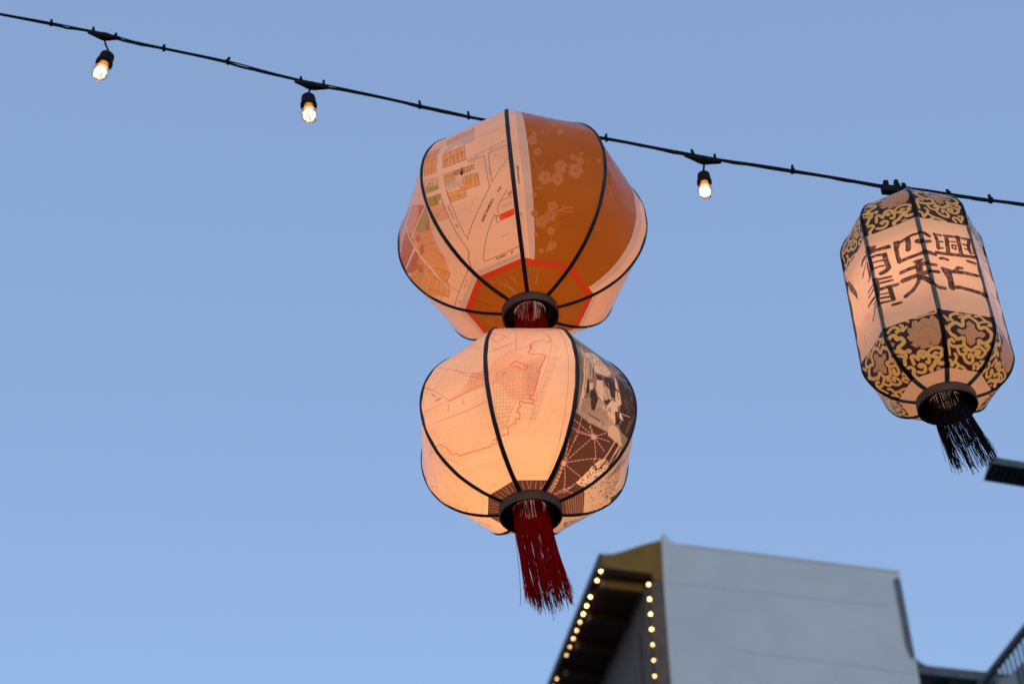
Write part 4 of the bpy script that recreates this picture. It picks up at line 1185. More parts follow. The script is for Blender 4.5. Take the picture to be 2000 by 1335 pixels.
D 208 197 194 12 43 27 -1520,4763 -1520,4940
D 208 197 194 12 46 32 -1380,4763 -1329,4940
D 208 197 194 12 35 25 -1239,4763 -1289,4940
D 208 197 194 12 38 30 -1099,4763 -1099,4940
D 208 197 194 12 34 24 -940,4763 -889,4940
D 208 197 194 12 37 29 -799,4763 -850,4940
D 208 197 194 12 40 34 -659,4763 -659,4940
D 208 197 194 12 43 27 -519,4763 -469,4940
D 208 197 194 12 46 32 -379,4763 -429,4940
D 208 197 194 12 35 25 -239,4763 -239,4940
D 208 197 194 12 38 30 -99,4763 -49,4940
D 208 197 194 12 34 24 60,4763 9,4940
D 208 197 194 12 37 29 200,4763 200,4940
D 208 197 194 12 40 34 340,4763 390,4940
D 208 197 194 12 43 27 480,4763 430,4940
D 208 197 194 12 46 32 620,4763 620,4940
D 208 197 194 12 35 25 760,4763 810,4940
D 208 197 194 12 38 30 900,4763 850,4940
D 208 197 194 14 40 28 -4000,4983 1000,4983
D 208 197 194 14 40 28 2060,4560 2900,4500
D 208 197 194 14 40 28 2060,4605 2900,4545
D 208 197 194 14 40 28 2060,4650 2900,4590
D 208 197 194 14 40 28 2060,4695 2900,4635
D 208 197 194 14 40 28 2060,4740 2900,4680
D 208 197 194 14 40 28 2060,4785 2900,4725
D 208 197 194 14 40 28 2060,4830 2900,4770
D 208 197 194 14 40 28 2060,4875 2900,4815
D 208 197 194 16 38 31 3083,4796 3523,4461
D 208 197 194 16 38 31 -2676,4441 -2316,4816
B 181 179 179 3000,0 4000,4883
S 59 55 58 120 31 3406,4662 3180,4018 3660,4018 3940,4051
B 191 181 188 -4000,0 -3000,4633
L 86 80 84 46 -2421,4170 -2582,4402'''
ART['L3']='''P 79 59 59 -1117,1871 -966,1840 -900,1849 -825,1885 -854,1926 -830,1956 -583,1976 -567,2047 -578,2069 -841,2023 -962,2038 -1024,2062 -1052,1955
L 79 59 59 123 -1058,1969 -1191,1943 -1266,1951
L 79 59 59 115 -1266,1951 -1308,1988
L 79 59 59 64 -1090,2049 -1197,2138 -1333,2211
L 79 59 59 74 -1269,2184 -1358,2252
L 79 59 59 153 -998,2102 -999,2237 -1001,2378
L 79 59 59 74 -1070,2354 -1123,2443 -1189,2476
L 79 59 59 92 -959,2111 -855,2107 -758,2136 -695,2157
L 79 59 59 161 -710,2159 -710,2284 -694,2399 -692,2471 -751,2514 -833,2528
L 79 59 59 64 -964,2226 -848,2236 -751,2265
L 79 59 59 69 -971,2357 -868,2352 -771,2380
L 79 59 59 107 -1083,2164 -1119,2432
L 79 59 59 77 -975,2638 -932,2641 -684,2668
L 79 59 59 77 -959,2716 -670,2753
L 79 59 59 120 -981,2845 -810,2854 -600,2881
L 79 59 59 199 -961,2644 -989,2893
L 79 59 59 141 -746,2900 -736,3060 -725,3163
L 79 59 59 58 -966,2965 -763,2996
L 79 59 59 74 -959,3053 -779,3083
L 79 59 59 77 -962,3155 -739,3178
L 79 59 59 115 -971,2954 -996,3182
L 79 59 59 95 -762,3270 -610,3287
L 79 59 59 71 -1025,2676 -1252,2678
L 79 59 59 68 -1031,2776 -1276,2781
L 79 59 59 92 -995,2925 -1205,2909 -1347,2915
L 79 59 59 74 -978,2994 -1164,3021
L 79 59 59 74 -974,3055 -1172,3126 -1185,3201 -1299,3271
L 79 59 59 43 -978,3165 -1115,3155
P 79 59 59 -511,1957 -390,1975 -401,2056 -449,2159 -453,2264 -441,2395 -464,2481 -523,2453 -529,2245 -526,2103
L 79 59 59 101 -372,2016 -256,1973 -144,1955 -6,1987 83,1983
L 79 59 59 130 81,1992 155,2027
L 79 59 59 169 -254,2001 -255,2127 -282,2231
L 79 59 59 130 -483,2428 -302,2417 -125,2422 12,2453 114,2451
L 79 59 59 138 -71,2413 48,2428 112,2433 181,2455
L 79 59 59 146 -98,2132 -10,2193
L 79 59 59 115 -10,2193 154,2139
L 79 59 59 95 -24,2168 153,2140
L 79 59 59 130 -498,2668 -347,2660 -222,2675 -67,2678 -1,2701
L 79 59 59 120 -130,2648 23,2697 151,2689
L 79 59 59 95 -221,2557 -91,2579
L 79 59 59 207 -164,2632 -173,2828
L 79 59 59 161 -502,2848 -382,2852 -215,2861 -70,2876
L 79 59 59 146 -158,2835 -12,2878 158,2853
L 79 59 59 130 -176,2844 -237,3014 -364,3135 -509,3193
L 79 59 59 153 -179,2895 -79,3027 -21,3122
L 79 59 59 130 -170,2933 -23,3113 99,3206 205,3211
L 79 59 59 84 260,1955 391,1965
L 79 59 59 120 279,1970 301,2119 281,2284
L 79 59 59 64 308,2117 398,2110
L 79 59 59 77 281,2284 371,2259
L 79 59 59 95 460,1956 747,1947
L 79 59 59 138 493,1971 469,2264 457,2356
L 79 59 59 52 514,2085 687,2070
L 79 59 59 135 714,1945 715,2143 702,2343
L 79 59 59 61 568,2159 639,2154 622,2251 561,2230 568,2159
L 79 59 59 86 799,1964 950,1969
L 79 59 59 120 923,1975 893,2143 902,2285
L 79 59 59 64 791,2101 880,2103
L 79 59 59 64 807,2196 892,2215
L 79 59 59 135 226,2393 524,2387 958,2380
L 79 59 59 107 269,2521 324,2502 407,2525
L 79 59 59 95 786,2494 921,2529
L 79 59 59 138 265,2754 438,2790 659,2773 916,2792
L 79 59 59 114 644,2675 578,2675 502,2760
L 79 59 59 215 304,2807 350,2930
L 79 59 59 199 361,2813 360,2986 349,3176
L 79 59 59 135 351,3167 509,3128 721,3148 928,3185 985,3250
T 160 132 126 53 ~ -1564,1968 -1563,2059
T 160 132 126 53 ~ -1565,2074 -1565,2165
T 160 132 126 53 ~ -1567,2180 -1566,2271
T 160 132 126 53 ~ -1568,2285 -1567,2375
T 160 132 126 53 ~ -1569,2390 -1568,2479
T 160 132 126 53 ~ -1570,2494 -1570,2583
T 160 132 126 53 ~ -1572,2597 -1571,2686
T 160 132 126 53 ~ -1573,2700 -1572,2789
T 160 132 126 53 ~ -1574,2803 -1573,2890
P 241 199 184 -1505,2959 -1370,3060 -1438,3186 -1659,3037
P 96 76 77 -1996,1179 -1862,1373 -1743,1527 -1784,1568 -1999,1330
L 96 76 77 16 -1986,1085 -1932,1286 -1831,1690
P 96 76 77 -1990,1841 -1865,1910 -1776,2071 -1670,2306 -1678,2516 -1888,2100
L 96 76 77 19 -1928,1745 -1836,2095 -1678,2516
P 128 146 126 -1980,949 -1641,1197 -1682,1238 -1980,1049
L 96 76 77 16 -1682,3293 -1708,3517
L 79 59 59 34 1084,2057 1468,1872 1462,2013 1964,1789
L 79 59 59 34 1053,2207 1289,2189 1327,2357
L 79 59 59 43 1220,2525 1414,2221 1794,2116
L 79 59 59 25 1462,2013 1435,2186
L 79 59 59 40 1046,2768 1452,2645 1517,2798 1458,3013 1500,3290
L 79 59 59 31 1539,2765 1836,2726
L 79 59 59 21 1614,2232 1770,2252 1804,2520
L 79 59 59 25 1497,2985 1732,2991
L 79 59 59 28 994,2515 1231,2509
S 96 90 95 14 34 1436,1453 1858,1121 1980,1216 1806,1333
q L 75 55 57 126 220,3946 132,4013 107,4081 159,4145 225,4168 268,4206 393,4172 401,4247 429,4307 518,4354 595,4357 643,4313 708,4273 700,4183 799,4216 871,4187 923,4140 928,4046 862,3987 804,3940 703,3969 674,3875 628,3827 562,3773 491,3778 408,3834 389,3962 332,3956 279,3930 220,3946
q L 75 55 57 118 195,4253 150,4228 91,4266 126,4324 224,4337 364,4308
q L 75 55 57 107 865,4260 898,4236 935,4277 882,4336 798,4307 733,4276
q L 75 55 57 114 752,4397 758,4364 690,4366 694,4430 813,4456 873,4397 884,4362
q L 75 55 57 107 266,4351 313,4434 378,4452 463,4430 453,4368 403,4373
q L 75 55 57 111 417,4467 495,4550 625,4577 657,4520 608,4440 553,4433 548,4479
q L 75 55 57 103 207,4458 256,4504 233,4564 269,4606 374,4650
q L 75 55 57 103 74,4573 124,4594 138,4672 197,4613 233,4570
q L 75 55 57 103 268,4709 343,4653 455,4663 569,4709
q L 75 55 57 98 777,4667 730,4601 776,4562 845,4603 878,4657
q L 75 55 57 95 885,4627 923,4546 905,4520 852,4526
q L 75 55 57 92 60,4319 85,4409 88,4489
q L 75 55 57 103 65,3832 104,3880 119,3913
q L 75 55 57 107 207,3892 167,3877 199,3790 287,3741 339,3699
q L 75 55 57 82 326,3759 401,3737 421,3774 342,3813
q L 75 55 57 104 727,3858 841,3821 909,3833 906,3896 864,3888
q L 75 55 57 95 655,3740 758,3721 809,3777 866,3808
q L 75 55 57 79 58,4023 57,4075
q L 75 55 57 79 473,3732 574,3722
q P 75 55 57 513,3835 575,3876 632,3903 624,3974 685,4026 747,4001 841,4065 780,4150 680,4137 640,4162 655,4221 620,4274 588,4275 549,4315 500,4279 450,4260 435,4182 412,4134 348,4142 240,4076 290,4013 370,4015 420,4014 456,3975 433,3910
q L 230 213 145 109 220,3946 132,4013 107,4081 159,4145 225,4168 268,4206 393,4172 401,4247 429,4307 518,4354 595,4357 643,4313 708,4273 700,4183 799,4216 871,4187 923,4140 928,4046 862,3987 804,3940 703,3969 674,3875 628,3827 562,3773 491,3778 408,3834 389,3962 332,3956 279,3930 220,3946
q L 230 213 145 101 195,4253 150,4228 91,4266 126,4324 224,4337 364,4308
q L 230 213 145 90 865,4260 898,4236 935,4277 882,4336 798,4307 733,4276
q L 230 213 145 97 752,4397 758,4364 690,4366 694,4430 813,4456 873,4397 884,4362
q L 230 213 145 90 266,4351 313,4434 378,4452 463,4430 453,4368 403,4373
q L 230 213 145 93 417,4467 495,4550 625,4577 657,4520 608,4440 553,4433 548,4479
q L 230 213 145 86 207,4458 256,4504 233,4564 269,4606 374,4650
q L 230 213 145 86 74,4573 124,4594 138,4672 197,4613 233,4570
q L 230 213 145 86 268,4709 343,4653 455,4663 569,4709
q L 230 213 145 81 777,4667 730,4601 776,4562 845,4603 878,4657
q L 230 213 145 78 885,4627 923,4546 905,4520 852,4526
q L 230 213 145 75 60,4319 85,4409 88,4489
q L 230 213 145 86 65,3832 104,3880 119,3913
q L 230 213 145 90 207,3892 167,3877 199,3790 287,3741 339,3699
q L 230 213 145 65 326,3759 401,3737 421,3774 342,3813
q L 230 213 145 87 727,3858 841,3821 909,3833 906,3896 864,3888
q L 230 213 145 78 655,3740 758,3721 809,3777 866,3808
q L 230 213 145 62 58,4023 57,4075
q L 230 213 145 62 473,3732 574,3722
q P 198 174 148 516,3855 566,3892 614,3913 610,3983 682,4040 747,4017 823,4067 770,4134 678,4121 621,4161 635,4217 609,4259 586,4262 547,4299 506,4266 465,4252 454,4176 423,4116 348,4126 263,4073 296,4029 368,4032 427,4030 473,3976 451,3911
q L 160 125 109 9 478,3927 503,3958 547,3952 578,3912
q L 160 125 109 9 278,4064 339,4036 381,4056 334,4102
q L 160 125 109 9 720,4068 777,4040 808,4069
q L 160 125 109 9 494,4210 506,4259 546,4293 584,4250 578,4199
p L 75 55 57 139 -951,3916 -898,3884 -836,3908 -820,3980 -750,3984 -724,4065 -808,4106 -855,4126 -867,4179 -954,4171
p L 75 55 57 107 -945,3800 -873,3748 -802,3745 -734,3832 -781,3861 -797,3830
p L 75 55 57 103 -705,3746 -669,3778 -686,3869 -640,3848 -608,3821
p L 75 55 57 92 -651,3679 -597,3686 -551,3739
p L 75 55 57 82 -497,3672 -382,3722 -244,3717 -78,3741 -58,3708
p L 75 55 57 114 -838,4236 -870,4211 -821,4206 -785,4239 -810,4309 -850,4332 -913,4430
p L 75 55 57 92 -948,4250 -830,4302
p L 75 55 57 92 -769,4237 -710,4214 -679,4245 -712,4262
p L 75 55 57 114 -738,4467 -726,4398 -718,4344 -669,4331 -630,4378 -603,4420
p L 75 55 57 120 -580,4378 -547,4313 -480,4306 -418,4351 -409,4407
p L 75 55 57 149 -517,4369 -492,4404
p L 75 55 57 107 -461,4501 -411,4528 -380,4441 -365,4360 -263,4324 -154,4335 -68,4390 -74,4420
p L 75 55 57 107 -330,4422 -289,4453 -240,4407 -193,4420
p L 75 55 57 120 -121,4439 -94,4477 -163,4505 -259,4467
p L 75 55 57 114 -626,4557 -656,4519 -585,4510 -536,4567 -587,4643 -686,4648 -751,4615
p L 75 55 57 139 -424,4668 -421,4625 -316,4594 -268,4545 -196,4556 -170,4602 -85,4622
p L 75 55 57 114 -897,4496 -835,4499 -805,4553 -877,4629 -884,4695
p L 230 213 145 122 -951,3916 -898,3884 -836,3908 -820,3980 -750,3984 -724,4065 -808,4106 -855,4126 -867,4179 -954,4171
p L 230 213 145 90 -945,3800 -873,3748 -802,3745 -734,3832 -781,3861 -797,3830
p L 230 213 145 86 -705,3746 -669,3778 -686,3869 -640,3848 -608,3821
p L 230 213 145 75 -651,3679 -597,3686 -551,3739
p L 230 213 145 65 -497,3672 -382,3722 -244,3717 -78,3741 -58,3708
p L 230 213 145 97 -838,4236 -870,4211 -821,4206 -785,4239 -810,4309 -850,4332 -913,4430
p L 230 213 145 75 -948,4250 -830,4302
p L 230 213 145 75 -769,4237 -710,4214 -679,4245 -712,4262
p L 230 213 145 97 -738,4467 -726,4398 -718,4344 -669,4331 -630,4378 -603,4420
p L 230 213 145 103 -580,4378 -547,4313 -480,4306 -418,4351 -409,4407
p L 230 213 145 132 -517,4369 -492,4404
p L 230 213 145 90 -461,4501 -411,4528 -380,4441 -365,4360 -263,4324 -154,4335 -68,4390 -74,4420
p L 230 213 145 90 -330,4422 -289,4453 -240,4407 -193,4420
p L 230 213 145 103 -121,4439 -94,4477 -163,4505 -259,4467
p L 230 213 145 97 -626,4557 -656,4519 -585,4510 -536,4567 -587,4643 -686,4648 -751,4615
p L 230 213 145 122 -424,4668 -421,4625 -316,4594 -268,4545 -196,4556 -170,4602 -85,4622
p L 230 213 145 97 -897,4496 -835,4499 -805,4553 -877,4629 -884,4695
p P 198 174 148 -949,3984 -879,4038 -946,4087
p P 198 174 148 -291,4656 -221,4638 -172,4684 -134,4706 -288,4700
p P 198 174 148 -416,3757 -393,3816 -320,3758 -260,3767 -196,3820 -171,3765 -118,3772 -49,3904 -35,4011 -48,4199 -76,4228 -74,4254 -145,4296 -212,4283 -289,4305 -345,4283 -417,4287 -496,4250 -452,4217 -561,4223 -633,4145 -558,4122 -618,4088 -650,4021 -639,3989 -586,4001 -608,3915 -585,3848 -525,3888 -492,3756
p L 171 139 122 9 -158,4022 -138,4057 -132,4072
p L 171 139 122 9 -133,4031 -113,4067 -108,4082
p L 171 139 122 9 -343,3923 -313,3922 -297,3899
p L 171 139 122 9 -236,4014 -218,4050 -214,4065
p L 171 139 122 9 -323,4148 -342,4161 -381,4152
p L 171 139 122 9 -292,3928 -258,3941 -237,3932
p L 171 139 122 9 -154,3902 -123,3928 -104,3934
p L 171 139 122 9 -237,4164 -249,4190 -279,4194
p L 171 139 122 9 -180,4050 -166,4087 -168,4102
p L 171 139 122 9 -109,4122 -100,4157 -108,4172
p L 171 139 122 9 -517,4054 -524,4042 -548,4007
p L 171 139 122 9 -246,3844 -212,3860 -191,3852
p L 171 139 122 9 -267,4096 -279,4121 -310,4125
p L 171 139 122 9 -390,3958 -372,3946 -368,3911
p L 171 139 122 9 -317,3893 -285,3898 -265,3881
p L 171 139 122 9 -508,3940 -502,3924 -510,3884
p L 171 139 122 9 -401,4004 -395,3988 -405,3950
p L 171 139 122 9 -235,4155 -246,4182 -275,4187
p L 171 139 122 9 -471,3965 -464,3949 -474,3910
p L 171 139 122 9 -460,4085 -472,4076 -501,4045
p L 171 139 122 9 -454,4088 -467,4080 -496,4050
p L 171 139 122 9 -300,3928 -267,3939 -245,3929
p L 171 139 122 9 -426,4099 -441,4094 -473,4066
p L 171 139 122 9 -351,3919 -322,3916 -307,3892
p L 171 139 122 9 -458,3939 -447,3923 -451,3884
p L 171 139 122 9 -208,3966 -179,3996 -163,4005
p L 171 139 122 9 -376,3941 -353,3932 -343,3900
p L 171 139 122 9 -412,4013 -410,3997 -424,3959
p L 171 139 122 9 -189,3980 -162,4012 -149,4024
p L 171 139 122 9 -240,3922 -207,3943 -187,3943
p L 171 139 122 9 -198,3971 -170,4001 -155,4011
p L 171 139 122 9 -403,4133 -421,4134 -458,4113
p L 171 139 122 9 -184,3893 -152,3917 -132,3920
p L 171 139 122 9 -384,3970 -366,3958 -363,3922
p L 75 55 57 14 -303,4249 -278,4218 -244,4260'''
INFO=dict(t1=0.3213,b0=0.7394,b1=0.9415,bg=(0.261,0.209,0.257))
# ------------------------------------------------ lanterns
FITS={'L1': [0.030711, 3.336952, 3.05295, -0.101633, 0.396887, 0.343226, 0.014252, 0.26413, 0.808531, 0.112047, 0.029815, -0.068809, 0.053253], 'L2': [0.041685, 3.336209, 2.28159, -0.356698, 0.325743, 0.267742, -6.3e-05, 0.312092, 0.800811, 0.124108, 0.029815, -0.032146, 0.075553], 'L3': [1.267162, 3.363244, 2.77604, -0.185614, 0.219099, 0.375413, 0.243648, 0.055242, 0.832933, 0.122696, 0.029815, 0.015027, 0.039655]}
R0=.083
def fabric(name,img,gain=1.0,opaque=False):
    m=bpy.data.materials.new(name);m.use_nodes=True;t=m.node_tree;t.nodes.clear();L=t.links.new
    ou=t.nodes.new('ShaderNodeOutputMaterial');tx=t.nodes.new('ShaderNodeTexImage');tx.image=img;tx.interpolation='Cubic'
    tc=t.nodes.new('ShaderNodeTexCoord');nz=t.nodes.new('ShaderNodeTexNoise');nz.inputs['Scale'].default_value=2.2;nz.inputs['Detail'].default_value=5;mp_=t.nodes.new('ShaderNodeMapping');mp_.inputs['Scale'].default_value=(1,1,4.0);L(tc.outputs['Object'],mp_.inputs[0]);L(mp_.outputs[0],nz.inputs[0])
    mr=t.nodes.new('ShaderNodeMapRange');mr.inputs[1].default_value=.3;mr.inputs[2].default_value=.7;mr.inputs[3].default_value=.87*gain;mr.inputs[4].default_value=1.04*gain;L(nz.outputs[0],mr.inputs[0])  # uneven cloth tone, stretched into darker bands that paint in fold shadows
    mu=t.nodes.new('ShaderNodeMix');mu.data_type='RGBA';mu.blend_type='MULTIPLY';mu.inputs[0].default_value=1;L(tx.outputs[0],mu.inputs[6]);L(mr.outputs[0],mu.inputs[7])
    n2=t.nodes.new('ShaderNodeTexNoise');n2.inputs['Scale'].default_value=9;n2.inputs['Detail'].default_value=3;L(tc.outputs['Object'],n2.inputs[0])
    bp=t.nodes.new('ShaderNodeBump');bp.inputs['Strength'].default_value=.35;bp.inputs['Distance'].default_value=.01;L(n2.outputs[0],bp.inputs['Height'])
    df=t.nodes.new('ShaderNodeBsdfDiffuse');L(mu.outputs[2],df.inputs[0]);L(bp.outputs[0],df.inputs['Normal'])
    gs=t.nodes.new('ShaderNodeBsdfGlossy');gs.inputs['Roughness'].default_value=.38;L(bp.outputs[0],gs.inputs['Normal'])
    fr=t.nodes.new('ShaderNodeFresnel');fr.inputs[0].default_value=1.22
    mg=t.nodes.new('ShaderNodeMixShader');L(fr.outputs[0],mg.inputs[0]);L(gs.outputs[0],mg.inputs[2])
    if opaque: L(df.outputs[0],mg.inputs[1])
    else:
        tl=t.nodes.new('ShaderNodeBsdfTranslucent');L(mu.outputs[2],tl.inputs[0]);mx=t.nodes.new('ShaderNodeMixShader');mx.inputs[0].default_value=.7
        L(df.outputs[0],mx.inputs[1]);L(tl.outputs[0],mx.inputs[2]);L(mx.outputs[0],mg.inputs[1])
    L(mg.outputs[0],ou.inputs[0]);return m
def strand_mat(name,c,tr=.35):
    m=bpy.data.materials.new(name);m.use_nodes=True;t=m.node_tree;t.nodes.clear()
    ou=t.nodes.new('ShaderNodeOutputMaterial');df=t.nodes.new('ShaderNodeBsdfDiffuse');tl=t.nodes.new('ShaderNodeBsdfTranslucent');mx=t.nodes.new('ShaderNodeMixShader');mx.inputs[0].default_value=tr
    df.inputs[0].default_value=(*c,1);tl.inputs[0].default_value=(*c,1);t.links.new(df.outputs[0],mx.inputs[1]);t.links.new(tl.outputs[0],mx.inputs[2]);t.links.new(mx.outputs[0],ou.inputs[0]);return m
TAPE=mat('black_rib_tape',(.010,.010,.014),.6,noise=(.018,.020,.028),scale=30,spec=.35);RING=mat('bronze_ring',(.115,.062,.044),.6,noise=(.08,.045,.033),scale=12,spec=.3);RINGIN=mat('ring_inside_black',(.012,.010,.010),.7)
REDS=strand_mat('red_silk',(.55,.012,.011),.7);BLKS=strand_mat('black_silk',(.022,.014,.016),.2)
BULB=mat('lantern_bulb',(1,.9,.7),.4,emit=(1,.62,.30),es=14)
def lantern(key,name,label,lamp_w,lamp_c,tassel,rib_print):
    x,y,z,phi,RR,h,c,k1,k2,d2,rh,tx,ty=FITS[key];k1=abs(k1);c=abs(c);z+=1.6
    tt=np.linspace(0,1,60)[:,None];A0=np.array([RR,-c]);A1=np.array([RR,-c-k1*(h-c)]);A2=np.array([R0+k2*(RR-R0),-h+d2*(h-c)]);A3=np.array([R0,-h])
    q=(1-tt)**3*A0+3*(1-tt)**2*tt*A1+3*(1-tt)*tt*tt*A2+tt**3*A3;tp=q[::-1].copy();tp[:,1]*=-1;pr=np.vstack([tp,q])
    d=np.r_[0,np.cumsum(np.linalg.norm(np.diff(pr,axis=0),axis=1))];kp=np.r_[True,np.diff(d)>1e-9];pr=pr[kp];d=d[kp];Lm=d[-1];d=d/Lm
    ax=np.array([math.sin(tx),math.sin(ty),0.]);ax[2]=math.sqrt(1-ax@ax);vv=np.array([-ax[1],ax[0],0]);K_=np.array([[0,-vv[2],vv[1]],[vv[2],0,-vv[0]],[-vv[1],vv[0],0]])
    M3=np.eye(3)+K_+K_@K_/(1+ax[2]);cen=np.array([x,y,z])
    MT=Matrix.Translation(Vector(cen))@Matrix([list(r) for r in M3]).to_4x4()
    def prof(v): return np.interp(v,d,pr[:,0]),np.interp(v,d,pr[:,1])
    def pos(u,v,off=0,sag=0):
        r,zz=prof(v);k=math.floor(u+1e-9);f=u-k;a=phi+k*math.pi/4;b=a+math.pi/4
        if sag:
            ch=2*r*math.sin(math.pi/8);env=math.sin(math.pi*v)
            s_=4*f*(1-f)*ch*.007*env+sag*.0016*env*math.sin(v*17+k*2.1)*math.sin(math.pi*f*2+k)
            s_+=sag*.0024*env*math.sin(v*61+k*1.7)*38*(f*math.exp(-f*14)+(1-f)*math.exp(-(1-f)*14))
            r=r-s_/math.cos((f-.5)*math.pi/4)
        X=r*((1-f)*math.sin(a)+f*math.sin(b));Y=-r*((1-f)*math.cos(a)+f*math.cos(b))
        if off: l=math.hypot(X,Y);n0,n1=prof(min(1,v+.01)),prof(max(0,v-.01));nr,nz=-(n0[1]-n1[1]),(n0[0]-n1[0]);nl=math.hypot(nr,nz) or 1;nr/=nl;nz/=nl;X+=X/l*nr*off;Y+=Y/l*nr*off;zz+=nz*off
        return MT@Vector((X,Y,zz))
    top=MT@Vector((0,0,h+rh));o=empty(name,top,label=label,cat='lantern')
    im=paint_lantern(key,ART[key].split('\n'),lambda v:2*float(np.interp(v,d,pr[:,0]))*math.sin(math.pi/8),Lm,(.86,.74,.60),INFO)
    if key=='L1': n=int(im.shape[0]*.6);im[:n,3072:]=im[:n,1024:2048];im[:n,:1024]=im[:n,1024:2048]
    if key=='L2': n=int(im.shape[0]*.55);im[:n,3584:]=im[:n,1536:2048];im[:n,:512]=im[:n,1024:1536]
    H_,W_=im.shape[:2];img=bpy.data.images.new(name+'_print',W_,H_);buf=np.ones((H_,W_,4),np.float32);buf[...,:3]=np.clip(im,0,1)[::-1];img.pixels.foreach_set(buf.ravel());img.update();img.pack()
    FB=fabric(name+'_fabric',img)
    for k in range(-4,4):
        nu,nv=16,84;V=[];F=[];UV=[]
        for j in range(nv+1):
            for i in range(nu+1): V.append(pos(k+min(i/nu,.99999),j/nv,sag=1));UV.append(((k+i/nu+4)/8,1-j/nv))
        for j in range(nv):
            for i in range(nu): a=j*(nu+1)+i;F.append((a,a+1,a+nu+2,a+nu+1))
        m=MB();m.add(V,F,True);ob=m.build('fabric_panel',FB,o)
        uvl=ob.data.uv_layers.new(name='UVMap');idx=np.empty(len(ob.data.loops),np.int32);ob.data.loops.foreach_get('vertex_index',idx);uvl.data.foreach_set('uv',np.array(UV,np.float32)[idx].ravel())
    RM=fabric(name+'_rib_fabric',img,gain=.17,opaque=True) if rib_print else TAPE  # darkened print paints in the shade of a rib behind lit cloth
    for k in range(-4,4):
        V=[];F=[];UV=[];nv=70;hw=.0062 if not rib_print else .0068
        for j in range(nv+1):
            v=j/nv;r,_=prof(v);de=hw/(2*r*math.sin(math.pi/8))
            for uu_,of in ((-de*1.12,-.001),(-de,.0016),(0,.0024),(de,.0016),(de*1.12,-.001)):
                V.append(pos(k+uu_,v,off=of));UV.append((((k+uu_+4)/8)%1,1-v))
        for j in range(nv):
            for i in range(4): a=j*5+i;F.append((a,a+1,a+6,a+5))
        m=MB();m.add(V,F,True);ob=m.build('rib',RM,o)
        uvl=ob.data.uv_layers.new(name='UVMap');idx=np.empty(len(ob.data.loops),np.int32);ob.data.loops.foreach_get('vertex_index',idx);uvl.data.foreach_set('uv',np.array(UV,np.float32)[idx].ravel())
    for s_ in (1,-1):
        z0,z1=s_*(h-.002),s_*(h+rh);m=MB();m.lathe([(R0+.001,z0),(R0+.003,z0+s_*.002),(R0+.003,z1-s_*.001),(R0+.002,z1),(R0-.002,z1),(R0-.003,z1-s_*.001)],56,MT)
        rg=m.build('bottom_ring' if s_<0 else 'top_ring',RING,o)
        m=MB();m.lathe([(R0-.003,z1-s_*.001),(R0-.003,z0),(R0+.001,z0)],56,MT);m.build('ring_lining',RINGIN,rg)
        if s_<0: continue
        m=MB()
        for a in (0.4,.4+math.pi/2): m.tube([MT@Vector((R0*.97*math.cos(a),R0*.97*math.sin(a),s_*(h+rh*.35))),MT@Vector((-R0*.97*math.cos(a),-R0*.97*math.sin(a),s_*(h+rh*.35)))],.0022,6)
        m.build('crossbar',RINGIN,rg)
    m=MB();m.lathe([(.051,-(h-.001)),(R0-.001,-(h-.001)),(R0-.001,-(h+.003)),(.051,-(h+.003)),(.051,-(h-.001))],48,MT);m.build('base_plate',RINGIN,o)
    # bulb inside, hanging from the top crossbar
    bz=.0 if key!='L3' else .06
    sk=MB().tube([MT@Vector((0,0,h+rh*.35)),MT@Vector((0,0,bz+.05))],.0035,6);cd=sk.build('inner_cord',CABLE,o)
    MB().tube([MT@Vector((0,0,bz+.07)),MT@Vector((0,0,bz+.025))],.016,12).build('socket',CABLE,cd)
    bp_=MT@Vector((0,0,bz));globe(Matrix.Translation(bp_),.028).build('bulb',BULB,o)
    ld=bpy.data.lights.new(name+'_light','POINT');ld.energy=lamp_w;ld.color=lamp_c;ld.shadow_soft_size=.03;lo=bpy.data.objects.new('lamp_light',ld);link(lo,o);lo.location=(MT@Vector((0,0,bz-.055)))-top
    BULB.node_tree.nodes['Principled BSDF'].inputs['Emission Strength'].default_value=4
    # tassel: one bunch of many fine threads, blown to the right
    n,ln,shx,rad,mt=tassel;rg=random.Random(11 if key=='L2' else 5);m=MB();cl=[(rg.uniform(0,6.283),rg.uniform(.4,1),rg.uniform(-.009,.009),rg.uniform(-.008,.008)) for _ in range(22)]
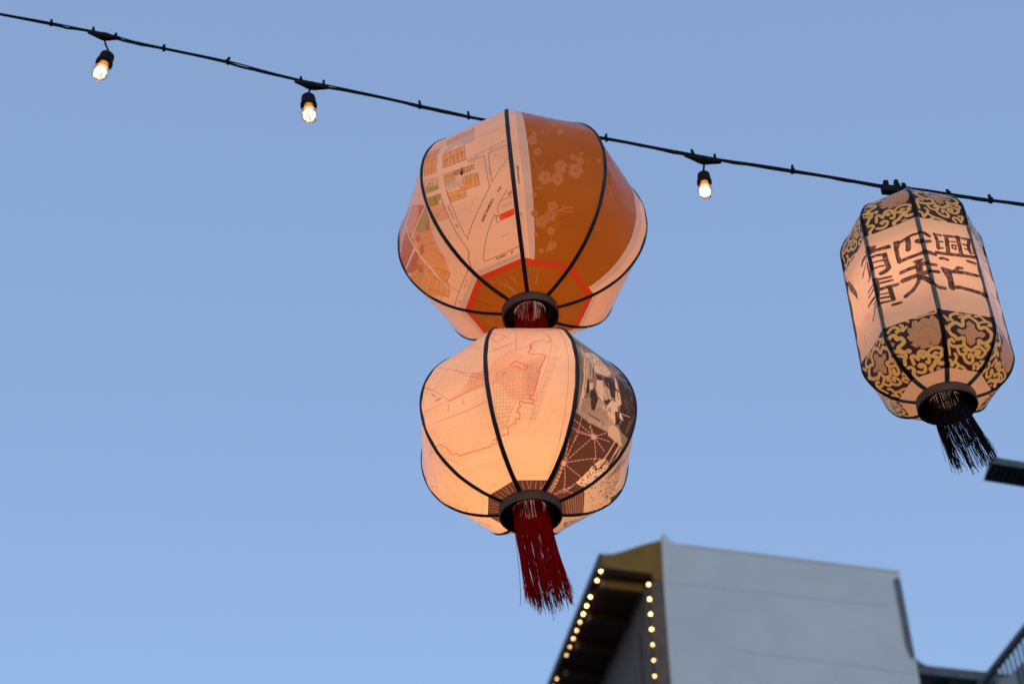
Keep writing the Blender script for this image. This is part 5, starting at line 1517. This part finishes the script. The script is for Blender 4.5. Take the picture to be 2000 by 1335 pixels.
    for i in range(n):
        a=rg.uniform(0,6.283);rr_=rad*rg.uniform(.8,1);p0=np.array([rr_*math.cos(a),rr_*math.sin(a),-(h+.001)]);cc=cl[int((a/6.283)*22)%22]
        L_=ln*rg.uniform(.88,1.04)*(1 if rg.random()>.03 else 1.07);fly=rg.gauss(0,.004)*(3 if rg.random()<.05 else 1);fy=rg.gauss(0,.004);ph=rg.uniform(0,6.28);kk=rg.uniform(.0004,.0012);pts=[]
        for j in range(11):
            t_=j/10;w_=MT@Vector(p0);sp=1+(.10 if key!='L3' else .38)*t_
            w_=w_+Vector((p0[0]*(sp-1),p0[1]*(sp-1),0))+Vector((shx*t_**1.25+cc[2]*t_**1.6+fly*t_**2.2+kk*math.sin(ph+t_*9),cc[3]*t_**1.6+fy*t_*t_+kk*math.cos(ph+t_*8),-L_*t_))
            if t_>.8: w_+=Vector((rg.gauss(0,.0012),rg.gauss(0,.0012),0))
            pts.append(w_)
        m.tube(pts,.00074,3,caps=False)
    tag(m.build('tassel',mt,o),kind='stuff')
    m=MB();m.tube([MT@Vector((.0505*math.cos(a),.0505*math.sin(a),-(h+.003))) for a in np.linspace(0,2*math.pi,25)],.003,6);m.build('tassel_hoop',RINGIN,o)
    return o,top,MT@Vector((0,0,-(h+rh)))
o1,t1_,b1_=lantern('L1','map_lantern','large lantern with old street map and orange blossom panels, upper of the stacked pair',3.4,(1,.37,.145),(230,.15,.012,.046,REDS),False)
o2,t2_,b2_=lantern('L2','photo_lantern','pale round lantern with a faded city map and sepia photograph, lower of the stacked pair',3.75,(1,.415,.15),(430,.282,.046,.049,REDS),False)
o3,t3_,b3_=lantern('L3','scroll_lantern','tall lantern with brush characters between yellow scroll bands and a black tassel',2.05,(1,.43,.19),(330,.205,.040,.047,BLKS),True)
def hang(o,a,b,name='hanging_cord'):
    MB().tube([a,b],.0025,6).build(name,CABLE,o)
    MB().tube([a+Vector((-.0,0,.0)),a+Vector((0,0,.02))],.008,8).build('hook',CABLE,o)
hang(o1,Vector((t1_.x,3.36,PW(1003,243).z)),t1_-Vector((0,0,.02)));hang(o3,Vector((t3_.x,3.365,PW(1755,366).z)),t3_-Vector((0,0,.02)));hang(o2,b1_+Vector((0,0,.02)),t2_-Vector((0,0,.02)))
